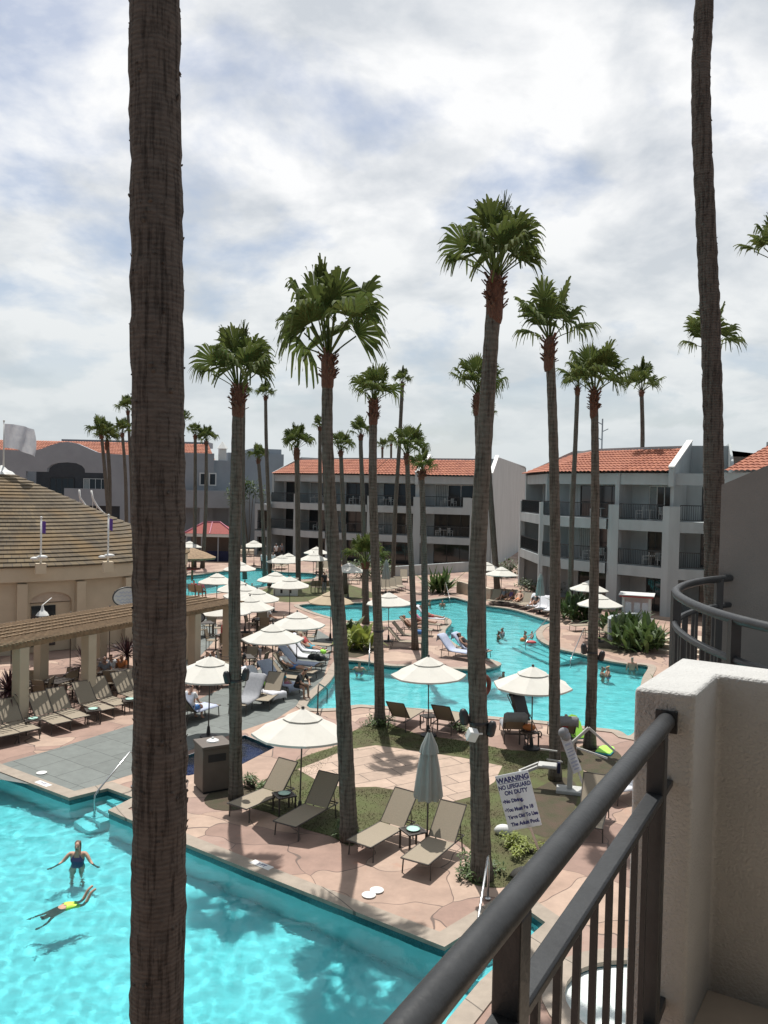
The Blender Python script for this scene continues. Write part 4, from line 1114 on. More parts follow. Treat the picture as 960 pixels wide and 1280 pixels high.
for k,(px,py,lb) in enumerate(((11,905,'spiky purple cordyline left of the pergola post at the left edge'),(106,868,'spiky purple cordyline just left of the second pergola post'),(158,852,'spiky purple cordyline behind the pergola beside the thick trunk'))):
    clump('cordyline_plant',lb,'plant',G(px,py),M['leaf_purple'],85,1.0,.035,(-15,88),.15,.05,40+k,zbase=1.1,group='spiky plants along the pergola')
clump('fern_plant','small green fan plant behind the white parapet corner','plant',G(835,868),M['leaf_mid'],40,1.2,.06,(20,80),.4,.3,50)
for k,(px,py,rx,lb) in enumerate(((602,1094,.55,'low green tuft around the foot of the tallest palm'),(474,906,.6,'round grassy mound at the foot of the dark-based palm'),(437,1049,.4,'small green tuft at the foot of the curving palm'),(318,985,.35,'green tuft beside the bin palm under the first front lounger'),(660,1065,.5,'yellow-green tuft at the foot of the leaning sign'),(575,915,.4,'small shrub at the back of the lawn behind the floodlit palm'))):
    bush(lb,G(px,py),M['leaf_mid'] if k!=4 else M['leaf_lime'],rx,rx,.28,420 if rx>.45 else 260,.07,60+k,'ground plant','ground_tuft',group='tufts at the palm feet')
m=MB(); m.ball((0,0,.1),.17,10,7,(1.3,.8,.8)); o=m.build('rock',M['white'],smooth='all'); o.location=G(629,1043); tag(o,'small white rock on the mulch left of the sign post','rock')
for k,(px,py) in enumerate(((652,1093),(668,1086))):
    m=MB(); m.ball((0,0,.05),.2,9,6,(1.6,.7,.5)); o=m.build('rock',M['rock'],smooth='all'); o.location=G(px,py); o.rotation_euler=(0,0,.6+k); tag(o,('left' if k==0 else 'right')+' of two flat grey edging rocks below the sign','rock',group='edging rocks')

# ---------------------------------------------------------------- market umbrellas
def umbrella(name,m_c,R=1.23,hem=2.02,apex=2.56,n=8,vents=True):
    r=thing(name,'','umbrella')
    mb=MB(); rows=7; sub=6; vs=[]; N=n*sub
    def cp(t,k):
        a=2*pi*k/N+pi/8; ph=(k%sub)/sub
        chord=cos(pi/n)/cos((ph-.5)*2*pi/n)
        sag=sin(pi*ph)*.022*t
        rr=R*t*chord
        z=apex-(apex-hem)*(t**1.0)-sag
        return (rr*cos(a),rr*sin(a),z)
    for i in range(rows+1):
        t=.10+.90*i/rows
        for k in range(N): vs.append(cp(t,k))
    for k in range(N):   # valance hem
        p=cp(1,k); vs.append((p[0]*1.004,p[1]*1.004,p[2]-.05))
    fs=[(i*N+k,i*N+(k+1)%N,(i+1)*N+(k+1)%N,(i+1)*N+k) for i in range(rows+1) for k in range(N)]
    mb.add(vs,fs); can=mb.build('canopy',m_c,r,fix=False)
    # vent cap
    mb=MB(); vs=[];
    for i in range(4):
        t=i/3*.40
        for k in range(N):
            p=cp(max(t,.001),k); vs.append((p[0],p[1],p[2]+.055-.02*i/3))
    mb.add(vs,[(i*N+k,i*N+(k+1)%N,(i+1)*N+(k+1)%N,(i+1)*N+k) for i in range(3) for k in range(N)])
    mb.build('vent_cap',m_c,can,fix=False)
    mb=MB()
    for k in range(n):
        a=2*pi*k/n+pi/8; mb.bar((.06*cos(a),.06*sin(a),apex-.07),(R*.985*cos(a),R*.985*sin(a),hem-.02),.022)
        mb.bar((.05*cos(a),.05*sin(a),hem-.25),(R*.55*cos(a),R*.55*sin(a),apex-(apex-hem)*.55-.04),.018)
    mb.build('ribs',M['bronze'],r)
    mb=MB(); mb.tube([(0,0,.05),(0,0,apex+.06)],.021,8); mb.build('pole',M['bronze'],r)
    mb=MB(); mb.lathe([(.01,apex+.11),(.035,apex+.10),(.045,apex+.06),(.03,apex+.03)],8); mb.build('finial',M['bronze'],r)
    mb=MB(); mb.lathe([(.26,0),(.26,.05),(.07,.09),(.04,.35)],16); mb.build('base',M['black'],r)
    return r
UM=umbrella('market_umbrella',M['canvas']); UT=umbrella('market_umbrella',M['canvas_backlit_tan'])
def closed_umb():
    r=thing('closed_umbrella','','umbrella')
    vs=[];n=32;prof=[(.03,2.62),(.10,2.45),(.15,2.2),(.20,1.9),(.24,1.55),(.27,1.25),(.25,1.18)]
    for ri,z in prof:
        for k in range(n):
            a=2*pi*k/n; rr=ri*(1+.22*cos(8*a)+.05*cos(3*a+z)); vs.append((rr*cos(a),rr*sin(a),z))
    mb=MB(); mb.add(vs,[(i*n+k,i*n+(k+1)%n,(i+1)*n+(k+1)%n,(i+1)*n+k) for i in range(len(prof)-1) for k in range(n)]); c=mb.build('folded_canopy',M['canvas_grey'],r,smooth='all')
    mb=MB(); vs=[]
    for ri,z in ((.04,2.66),(.16,2.36),(.19,2.2)):
        for k in range(n):
            a=2*pi*k/n; rr=ri*(1+.15*cos(8*a)); vs.append((rr*cos(a),rr*sin(a),z))
    mb.add(vs,[(i*n+k,i*n+(k+1)%n,(i+1)*n+(k+1)%n,(i+1)*n+k) for i in range(2) for k in range(n)]); mb.build('vent_cap',M['canvas_grey'],c,smooth='all')
    mb=MB(); mb.tube([(0,0,.05),(0,0,2.72)],.021,8); mb.build('pole',M['bronze'],r)
    mb=MB(); mb.lathe([(.26,0),(.26,.05),(.07,.09),(.04,.3)],16); mb.build('base',M['black'],r)
    return r
UC=closed_umb()
UG='open market umbrellas round the pools'
def at_apex(px,py,za=2.62):
    p=G(px,py,za); return Vector((p.x,p.y,0))
open_umb=[(377,886,'cream umbrella over the two taupe loungers beside the brown bin, nearest of all'),
 (538,820,'cream umbrella above the two empty chairs at the lagoon edge'),
 (667,832,'cream umbrella in front of the lagoon beside the black stroller'),
 (262,819,'cream umbrella just right of the thick trunk, over a seated man'),
 (342,779,'cream umbrella above the towel-covered loungers on the slate path'),
 (372,764,'cream umbrella directly behind the one over the towel-covered loungers'),
 (283,750,'cream umbrella over the dining tables near the oval sign'),
 (312,744,'cream umbrella overlapping the dining-table one from behind, on its right'),
 (322,735,'cream umbrella third back in the overlapping dining row'),
 (307,731,'cream umbrella fourth back in the overlapping dining row, left of its neighbour'),
 (297,724,'cream umbrella fifth back in the overlapping dining row'),
 (271,716,'cream umbrella at the upper pool beside people in red, left of the row'),
 (300,701,'cream umbrella at the far edge of the upper pool, left of the palm trunk'),
 (343,714,'cream umbrella behind the umbrella over the lifeguard stand, near the upper pool'),
 (363,720,'cream umbrella over the small pale hut near the upper pool'),
 (318,675,'small far cream umbrella before the side tower, above a white-shirted group'),
 (237,676,'small far cream umbrella peeping out right of the thick trunk'),
 (352,693,'far cream umbrella at the terrace, front of a touching pair'),
 (361,691,'far cream umbrella at the terrace, rear of a touching pair'),
 (396,683,'far cream umbrella, upper of two stacked before the second bay'),
 (392,690,'far cream umbrella, lower of two stacked before the second bay'),
 (436,703,'cream umbrella peeping out right of the curving palm, before the third bay'),
 (487,740,'cream umbrella on the lagoon peninsula over sunbathers'),
 (627,708,'cream umbrella over the northeast lounger row, right of the tallest palm'),
 (609,702,'cream umbrella half behind the tallest palm trunk, rear of the northeast row'),
 (736,725,'cream umbrella in front of the curved bay, upper of two at right'),
 (751,742,'cream umbrella above the dark leafy clump, lower of two at right')]
for i,(px,py,lb) in enumerate(open_umb):
    o=inst(UM,lb,at_apex(px,py),random.uniform(0,.78),UG); o.rotation_euler=(random.uniform(-.03,.03),random.uniform(-.03,.03),random.uniform(0,.78))
inst(UT,'tan umbrella shaded from behind beside the curving palm, on the lagoon bank',at_apex(414,738),.2,UG)
for k,(px,py,D) in enumerate(((14,816,31.2),(50,810,32.4),(88,803,34.0),(137,795,36))):
    p=V(px,py,D); inst(UM,['white umbrella under the pergola at the left edge','white umbrella behind the pergola, left of the second post','white umbrella behind the pergola, spanning the second post','white umbrella behind the pergola beside the seated couple'][k],(p.x,p.y,0),.3*k,'umbrellas behind the pergola')
for px,py,lb in ((537,913,'folded grey-green umbrella standing between the two front right loungers'),(483,699,'folded umbrella beside tan loungers before the middle block'),(676,716,'folded umbrella at the end of the northeast lounger row')):
    inst(UC,lb,at_apex(px,py,2.7),0,'folded umbrellas')

# ---------------------------------------------------------------- loungers, tables, chairs
def make_lounger(ang=48,name='sun_lounger'):
    r=thing(name,'','sun lounger'); w=.32; zs=.36; hy=1.12; Lb=.86; ca,sa=cos(radians(ang)),sin(radians(ang))
    mb=MB(); N=8; vs=[]
    for k in range(N+1):
        y=-.10+(hy+.10)*k/N; sag=-.025*sin(pi*k/N)
        vs+=[(-w,y,zs),(0,y,zs+sag),(w,y,zs)]
    f_=[]
    for k in range(N):
        a=3*k; f_+=[(a,a+1,a+4,a+3),(a+1,a+2,a+5,a+4)]
    mb.add(vs,f_); mb.build('seat',M['sling'],r,smooth='all')
    mb=MB(); vs=[]
    for k in range(N+1):
        s=Lb*k/N; sag=-.02*sin(pi*k/N); y=hy+.02+s*ca; z=zs+.01+s*sa
        vs+=[(-w,y,z),(0,y-sag*-sa,z+sag*ca),(w,y,z)]
    mb.add(vs,f_); mb.build('backrest',M['sling'],r,smooth='all')
    mb=MB(); 
    for sx in(-1,1):
        mb.tube([(sx*w,-.12,zs-.01),(sx*w,1.62,zs-.01)],.017,6)
        mb.tube([(sx*w,hy+.02,zs+.0),(sx*w,hy+.02+Lb*ca,zs+Lb*sa)],.015,6)
    mb.tube([(-w,-.12,zs-.01),(w,-.12,zs-.01)],.017,6); mb.tube([(-w,1.62,zs-.01),(w,1.62,zs-.01)],.017,6)
    mb.tube([(-w,hy+.02+Lb*ca,zs+Lb*sa),(w,hy+.02+Lb*ca,zs+Lb*sa)],.015,6)
    mb.build('frame',M['bronze'],r)
    for sx in(-1,1):
        for y in(0,1.5):
            m2=MB(); m2.tube([(sx*w,y,zs-.01),(sx*(w+.01),y-(.03 if y==0 else -.03),0)],.016,6); m2.build('leg',M['bronze'],r)
    mb=MB(); yb=hy+.02+Lb*.55*ca; zb=zs+Lb*.55*sa
    for sx in(-1,1): mb.tube([(sx*(w-.02),yb,zb),(sx*(w-.02),1.5,zs-.01)],.011,5)
    mb.tube([(-w+.02,1.5,zs-.01),(w-.02,1.5,zs-.01)],.011,5)
    mb.build('brace',M['bronze'],r)
    return r
LO=make_lounger()
def rz_dir(d): return atan2(d[1],d[0])-pi/2
def lounger(px,py,d,label,group):
    return inst(LO,label,G(px,py),rz_dir(d),group)
def towel_on(px,py,d,mat_,label,full=True,hang=.0,seat=True,w=.3):
    """Towel lying on a lounger: follows seat and backrest, with thickness and a loose edge."""
    zs=.375; hy=1.12; ca,sa=cos(radians(48)),sin(radians(48)); prof=[]
    if seat: 
        if hang: prof+=[(-.17,zs-hang),(-.15,zs-.02),(-.10,zs+.02)]
        prof+=[(y,zs+.012) for y in (.05,.3,.6,.9)]
    prof+=[(hy-.03,zs+.03)]
    if full: prof+=[(hy+.02+s*ca-.025,zs+.02+s*sa) for s in (.2,.45,.7,.88)]+[(hy+.02+.9*ca+.03,zs+.9*sa+.02),(hy+.02+.85*ca+.07,zs+.55*sa)]
    rnd=random.Random(int(px*7+py)); mb=MB(); vs=[]; n=9
    for (y,z) in prof:
        for k in range(n):
            u=-1+2*k/(n-1); e=.012*rnd.uniform(-1,1)
            vs.append((u*(w+.05)+.02*rnd.uniform(-1,1),y+.012*rnd.uniform(-1,1),z+abs(e)-(.05 if abs(u)==1 else 0)))
    mb.add(vs,[(i*n+k,i*n+k+1,(i+1)*n+k+1,(i+1)*n+k) for i in range(len(prof)-1) for k in range(n-1)])
    o=mb.build('towel',mat_,smooth='all',fix=False); o.location=G(px,py); o.rotation_euler=(0,0,rz_dir(d))
    s=o.modifiers.new('thickness','SOLIDIFY'); s.thickness=.018; s.offset=1
    return tag(o,label,'towel',group='towels on the loungers')
FL='taupe sling loungers by the near pool'
lounger(300,1024,(.57,.82),'taupe lounger closest to the brown bin under the nearest umbrella',FL)
lounger(359,1047,(.5,.87),'fully shaded taupe lounger between the small table and the curving palm',FL)
lounger(452,1072.5,(.58,.82),'sunlit taupe lounger on the left of the folded umbrella',FL)
lounger(521,1095,(.5,.86),'taupe lounger on the right of the folded umbrella, nearest the balcony',FL)
PG='loungers in the striped pergola shade'
pdir=(-.74,.67)
names_p=['lounger in the pergola stripes, first of the row at the left edge of view','second lounger from the left edge in the striped pergola shade','third lounger from the left edge in the striped pergola shade, before the post','fourth lounger in the striped pergola row, with small table on its left','fifth lounger in the striped pergola row, just past the pergola post','sixth lounger in the striped pergola row, backrest well raised','seventh lounger in the striped pergola row','eighth lounger in the striped pergola row, partly behind the thick trunk','ninth lounger in the striped pergola row, almost hidden by the thick trunk']
for k,(px,py) in enumerate(((-18,940),(10,932),(36,926),(76,916),(99,909),(131,899),(151,892),(178,884),(196,879))):
    lounger(px,py,pdir,names_p[k],PG)
BK='loungers facing the lagoon with their backs to the balcony'
for px,py,d,lb in ((518,900,(-.42,-.9),'empty taupe lounger seen from behind, left of the cream umbrella pole'),(572,904,(-.42,-.9),'empty taupe lounger seen from behind, right of the cream umbrella pole'),(637,913,(-.05,-1),'lounger seen from behind with a grey towel over its back, left of the stroller table'),(697,918,(-.05,-1),'lounger seen from behind with a grey towel over its back, behind the slender palm')):
    lounger(px,py,d,lb,BK)
towel_on(637,913,(-.05,-1),M['towel_grey'],'grey towel over the lounger back left of the stroller')
towel_on(697,918,(-.05,-1),M['towel_grey'],'grey towel over the lounger back beside the slender palm')
PN='loungers on the lagoon peninsula'
pn=[(527,811,(-1,.15),'peninsula lounger with steep back nearest the lagoon steps',None),(531,803,(-1,.2),'peninsula lounger second from the front, with a blue bag on it',None),(538,795,(-1,.2),'peninsula lounger third from the front, holding a sunbather',None),(548,788,(-1,.25),'peninsula lounger fourth from the front, under the umbrella',None),(557,781,(-1,.25),'rearmost peninsula lounger with a white towel along it',M['towel_white']),
 (590,826,(-.8,.6),'peninsula lounger draped with a striped pale towel, nearest the tip',M['towel_blue']),(609,823,(-.85,.5),'peninsula lounger at the very tip with a seated woman',M['towel_blue'])]
for px,py,d,lb,t in pn:
    lounger(px,py,d,lb,PN)
    if t: towel_on(px,py,d,t,{557:'white towel on the rearmost peninsula lounger',590:'pale striped towel on the lounger near the peninsula tip',609:'pale towel behind the seated woman at the peninsula tip'}[px])
NE='lounger row on the northeast bank'
for k,(px,py) in enumerate(((612,757),(622,757),(632,758),(642,760),(652,762),(662,765),(673,768),(684,771))):
    lb=['first','second','third','fourth','fifth','sixth','seventh','eighth'][k]+' lounger from the tallest palm in the northeast bank row'
    d=(.45,.9); lounger(px,py,d,lb,NE)
    if k in (5,6,7): towel_on(px,py,d,M['towel_white'],['white towel on the sixth northeast lounger','white towel on the seventh northeast lounger','white towel on the eighth northeast lounger'][k-5])
WR='lounger row on the slate path'
wr=[(346,878,'W','lounger under a white towel, nearest in the slate path row'),(366,868,'G','lounger under a blue-grey towel holding a small child, slate path row'),(383,859,None,'bare taupe lounger beside the seated woman, slate path row'),(391,850,None,'bare taupe lounger, fourth in the slate path row'),(398,841,'B','lounger under a pale blue towel with black bags, slate path row'),(403,832,'W','lounger with a white towel and lime float, sixth in the slate path row'),(408,824,'W','lounger with a sunbather in bright blue, seventh in the slate path row'),(411,815,None,'rearmost lounger of the slate path row')]
wd=(-.95,.3)
for px,py,t,lb in wr:
    wd_=(-.75,.66) if px<370 else wd
    lounger(px,py,wd_,lb,WR)
    if t: towel_on(px,py,wd_,{'W':M['towel_white'],'G':M['towel_blue'],'B':M['towel_blue']}[t],{346:'white towel hanging over the nearest slate path lounger',366:'blue-grey towel under the small child',398:'pale blue towel beside the black bags',403:'white towel by the lime float',408:'white towel under the sunbather in bright blue'}[px],hang=.2 if px<370 else 0)
for px,py,d,lb,t in ((297,893,(.25,.97),'shaded lounger beside the plunge pool with a grey towel',M['towel_grey']),(326,887,(.2,.98),'brown-looking lounger with raised back just right of the bin palm',None),(264,893,(-.5,-.86),'lounger under white towels just right of the thick trunk by the plunge pool',M['towel_blue']),(247,893,(-.5,-.86),'lounger half hidden by the thick trunk beside the plunge pool',M['towel_white'])):
    lounger(px,py,d,lb,'loungers by the plunge pool')
    if t: towel_on(px,py,d,t,{297:'grey towel on the shaded lounger by the plunge pool',264:'pale towel on the lounger right of the thick trunk',247:'white towel on the lounger half hidden by the thick trunk'}[px])
for px,py,d,lb in ((716,789,(1,.35),'taupe lounger seen side-on under the right umbrellas, left of two'),(733,798,(1,.3),'taupe lounger seen side-on by the spotlit palm, right of two'),
  (762,1002,(.9,.45),'shaded lounger heaped with white towels behind the handrail'),(735,1050,(.35,.95),'tan lounger with a slatted look behind the balcony balusters')):
    lounger(px,py,d,lb,'loungers at the right')
towel_on(762,1002,(.9,.45),M['towel_white'],'white towel heap on the lounger behind the handrail',full=False,hang=.25)
for k,(px,py) in enumerate(((478,742),(486,742),(494,741),(502,739))):
    lounger(px,py,(-.2,1),['leftmost','second','third','rightmost'][k]+' tan lounger of four before the middle block terrace','far tan loungers')
for k,(px,py) in enumerate(((396,716),(404,716),(345,712),(352,712),(428,728),(438,730),(448,730))):
    lounger(px,py,(.1,1) if k<4 else (-1,.2),['tan far lounger under the stacked umbrellas, left','tan far lounger under the stacked umbrellas, right','far lounger below the touching umbrellas, left','far lounger below the touching umbrellas, right','far lounger behind the tan umbrella, first','far lounger behind the tan umbrella, second','far lounger behind the tan umbrella, third'][k],'far loungers')
lounger(505,728,(0,1),'single pale upright lounger near the terrace wall','far loungers')

def side_table():
    r=thing('side_table','','side table')
    mb=MB(); mb.box(-.24,.24,-.24,-.20,.42,.45); mb.box(-.24,.24,.20,.24,.42,.45); mb.box(-.24,-.2,-.2,.2,.42,.45); mb.box(.2,.24,-.2,.2,.42,.45)
    for k in range(7): mb.box(-.2,.2,-.185+.055*k,-.15+.055*k,.425,.445)
    mb.build('tabletop',M['bronze'],r)
    for sx in(-.21,.21):
        for sy in(-.21,.21): MB().box(sx-.018,sx+.018,sy-.018,sy+.018,0,.42).build('leg',M['bronze'],r)
    return r
STB=side_table()
TG='small slatted side tables'
for px,py,lb,pl in ((355,1015,'side table between the two loungers under the nearest umbrella',1),(516,1062,'side table between the two sunlit front loungers',1),(661,932,'cluttered side table below the black stroller',0),(536,911,'side table at the pole between the two empty chairs',0),(41,916,'side table between pergola loungers at the left edge',1),(116,903,'side table between pergola loungers beside the post',1),(162,890,'side table between pergola loungers next to the thick trunk',1),(330,872,'side table with a lime float left of the white-towel lounger',0)):
    o=inst(STB,lb,G(px,py),.5,TG)
    if pl:
        m_=MB(); m_.lathe([(.02,.452),(.10,.452),(.15,.475),(.155,.478),(.10,.46),(.0,.458)],20,cap=False); q=m_.build('plate',M['plate'],smooth='all'); q.location=G(px,py)
        tag(q,'mint plate on the '+lb,'plate',group='mint plates on side tables')
def dining_chair():
    r=thing('dining_chair','','chair')
    mb=MB(); mb.box(-.25,.25,-.25,.25,.43,.46); mb.build('seat',M['sling'],r)
    mb=MB(); mb.add([(-.25,.24,.5),(.25,.24,.5),(.25,.36,.98),(-.25,.36,.98),(-.25,.26,.5),(.25,.26,.5),(.25,.38,.98),(-.25,.38,.98)],[(0,1,2,3),(7,6,5,4),(0,4,5,1),(2,6,7,3),(1,5,6,2),(3,7,4,0)]); mb.build('backrest',M['sling'],r)
    for sx in(-.26,.26):
        mb=MB(); mb.tube([(sx,-.24,.66),(sx,.28,.66)],.016,6); mb.build('armrest',M['bronze'],r)
        for sy,t in((-.24,.66),(.26,.98)):
            mb=MB(); mb.tube([(sx,sy,0),(sx,sy,.45),(sx,sy+(.12 if sy>0 else 0),t)],.016,6); mb.build('leg',M['bronze'],r)
    return r
DC_=dining_chair()
def dining_table():
    r=thing('dining_table','','table')
    MB().box(-.45,.45,-.45,.45,.70,.735).build('tabletop',M['bronze'],r)
    for sx in(-.4,.4):
        for sy in(-.4,.4): MB().box(sx-.025,sx+.025,sy-.025,sy+.025,0,.70).build('leg',M['bronze'],r)
    return r
DT=dining_table()
sets=[(262,858,'by the nearest dining umbrella'),(303,842,'behind the bin palm'),(284,812,'under the umbrella near the oval sign'),(318,812,'right of the bin palm'),(330,790,'beside the second dining umbrella'),(370,806,'at the slate path end'),(26,880,'under the pergola at the left edge'),(70,875,'under the pergola between the posts'),(140,862,'under the pergola where a couple sits'),(255,795,'under the far end of the pergola')]
for i,(px,py,w_) in enumerate(sets):
    p=G(px,py); a=.4*i; inst(DT,'dark square dining table '+w_,p,a,'dining tables')
    for k,sn in enumerate(('left','right','far','near')):
        b={'left':pi,'right':0,'far':pi/2,'near':-pi/2}[sn]+.25*sin(i*3+k)
        q=p+Vector((cos(b)*.72,sin(b)*.72,0))
        inst(DC_,f'brown chair on the {sn} side of the table '+w_,q,b-pi/2,'dining chairs')

# ---------------------------------------------------------------- people
def skin_mesh(name, pts, edges, radii, root=0, sub=1):
    me=bpy.data.meshes.new(name); me.from_pydata([tuple(p) for p in pts],edges,[])
    o=bpy.data.objects.new(name,me); COL.objects.link(o)
    o.modifiers.new('skin','SKIN'); sk=me.skin_vertices[0].data
    for i,r in enumerate(radii): sk[i].radius=(r,r) if not isinstance(r,tuple) else r
    for i in range(len(radii)): sk[i].use_root=(i==root)
    o.modifiers['skin'].use_smooth_shade=True
    s=o.modifiers.new('sub','SUBSURF'); s.levels=sub; s.render_levels=sub
    dg=bpy.context.evaluated_depsgraph_get(); dg.update()
    new=bpy.data.meshes.new_from_object(o.evaluated_get(dg)); new.name=name
    bpy.data.objects.remove(o); bpy.data.meshes.remove(me)
    for p in new.polygons: p.use_smooth=True
    return new
def pose(kind):
    V3=Vector
    J=dict(pelvis=V3((0,0,.94)),belly=V3((0,-.01,1.08)),chest=V3((0,0,1.27)),neck=V3((0,.005,1.45)),head=V3((0,-.02,1.58)),crown=V3((0,-.015,1.67)),nose=V3((0,-.125,1.57)),chin=V3((0,-.075,1.505)),
      shL=V3((.17,.01,1.40)),elL=V3((.24,.04,1.13)),wrL=V3((.25,-.05,.89)),haL=V3((.245,-.07,.81)),hipL=V3((.09,0,.88)),knL=V3((.1,-.02,.49)),anL=V3((.1,.02,.09)),toL=V3((.11,-.13,.035)))
    for k in list(J):
        if k.endswith('L'): v=J[k]; J[k[:-1]+'R']=V3((-v.x,v.y,v.z))
    def both(k,x,y,z): J[k+'L']=V3((x,y,z)); J[k+'R']=V3((-x,y,z))
    if kind=='wade': both('el',.31,-.10,1.24); both('wr',.45,-.27,1.18); both('ha',.51,-.33,1.175)
    elif kind=='hold': both('el',.24,-.12,1.16); both('wr',.12,-.32,1.2); both('ha',.06,-.37,1.22)
    elif kind=='walk':
        J['knL']=V3((.09,-.2,.5));J['anL']=V3((.09,-.22,.09));J['toL']=V3((.1,-.36,.04));J['knR']=V3((-.09,.02,.5));J['anR']=V3((-.09,.28,.14));J['toR']=V3((-.09,.16,.03))
        J['wrL']=V3((.26,.1,.9));J['haL']=V3((.26,.12,.82));J['wrR']=V3((-.26,-.2,.93));J['haR']=V3((-.25,-.24,.86))
    elif kind=='sit':
        d=-.42
        for k in('pelvis','belly','chest','neck','head','crown','nose','chin','shL','shR','elL','elR'): J[k]=J[k]+V3((0,0,d+.02))
        both('hip',.09,-.02,.50); both('kn',.14,-.44,.50); both('an',.13,-.46,.09); both('to',.14,-.6,.04)
        both('el',.24,-.08,.75); both('wr',.16,-.3,.62); both('ha',.14,-.38,.6)
    elif kind=='hunch':   # sitting and leaning forward, forearms on thighs
        J=pose('sit'); R=Matrix.Rotation(radians(32),4,'X'); c=V3((0,0,.5))
        for k in('belly','chest','neck','head','crown','nose','chin','shL','shR'): J[k]=c+R@(J[k]-c)
        both('el',.24,-.40,.66); both('wr',.1,-.52,.62); both('ha',.05,-.57,.6)
    elif kind in('recline','recline_up'):   # on a lounger, in the lounger's own frame (foot at y=0)
        def bk(s,lift=.0,x=0): a=radians(48); return V3((x,1.14+s*cos(a)-lift*sin(a),.40+s*sin(a)+lift*cos(a)))
        J['pelvis']=V3((0,1.02,.49)); J['belly']=bk(.18,.10); J['chest']=bk(.38,.11); J['neck']=bk(.56,.10); J['head']=bk(.70,.12); J['crown']=bk(.79,.11); J['nose']=bk(.69,.235); J['chin']=bk(.62,.18)
        for s_,nm in((1,'L'),(-1,'R')):
            J['sh'+nm]=bk(.52,.09,.17*s_); J['el'+nm]=bk(.25,.12,.29*s_); J['wr'+nm]=V3((.2*s_,.96,.56)); J['ha'+nm]=V3((.15*s_,.9,.56))
            J['hip'+nm]=V3((.09*s_,.98,.48)); up=.26 if (kind=='recline_up' and s_==1) else .03
            J['kn'+nm]=V3((.1*s_,.56,.46+up)); J['an'+nm]=V3((.1*s_,.16+.12*(up>.1),.43)); J['to'+nm]=V3((.11*s_,.09+.06*(up>.1),.53 if up<.1 else .40))
    elif kind=='dive':    # body tipping under, bent at the hip, legs behind
        J=dict(pelvis=V3((0,0,.02)),belly=V3((0,-.14,-.02)),chest=V3((0,-.32,-.10)),neck=V3((0,-.48,-.18)),head=V3((0,-.60,-.22)),crown=V3((0,-.69,-.24)),nose=V3((0,-.6,-.35)),chin=V3((0,-.53,-.30)))
        both('sh',.16,-.42,-.15); both('el',.24,-.58,-.30); both('wr',.30,-.78,-.36); both('ha',.31,-.86,-.38); both('hip',.09,.06,.02); both('kn',.11,.40,-.10); both('an',.10,.60,.26); both('to',.11,.74,.34)
    return J
EDG=[('pelvis','belly'),('belly','chest'),('chest','neck'),('neck','head'),('head','crown'),('head','nose'),('head','chin'),('chest','shL'),('chest','shR'),('shL','elL'),('shR','elR'),('elL','wrL'),('elR','wrR'),('wrL','haL'),('wrR','haR'),('pelvis','hipL'),('pelvis','hipR'),('hipL','knL'),('hipR','knR'),('knL','anL'),('knR','anR'),('anL','toL'),('anR','toR')]
RAD=dict(pelvis=.15,belly=.13,chest=.155,neck=.055,head=.088,crown=.07,nose=.014,chin=.035,sh=.062,el=.041,wr=.028,ha=.03,hip=.092,kn=.058,an=.038,to=.034)
def rad(k): return RAD[k] if k in RAD else RAD[k[:-1]]
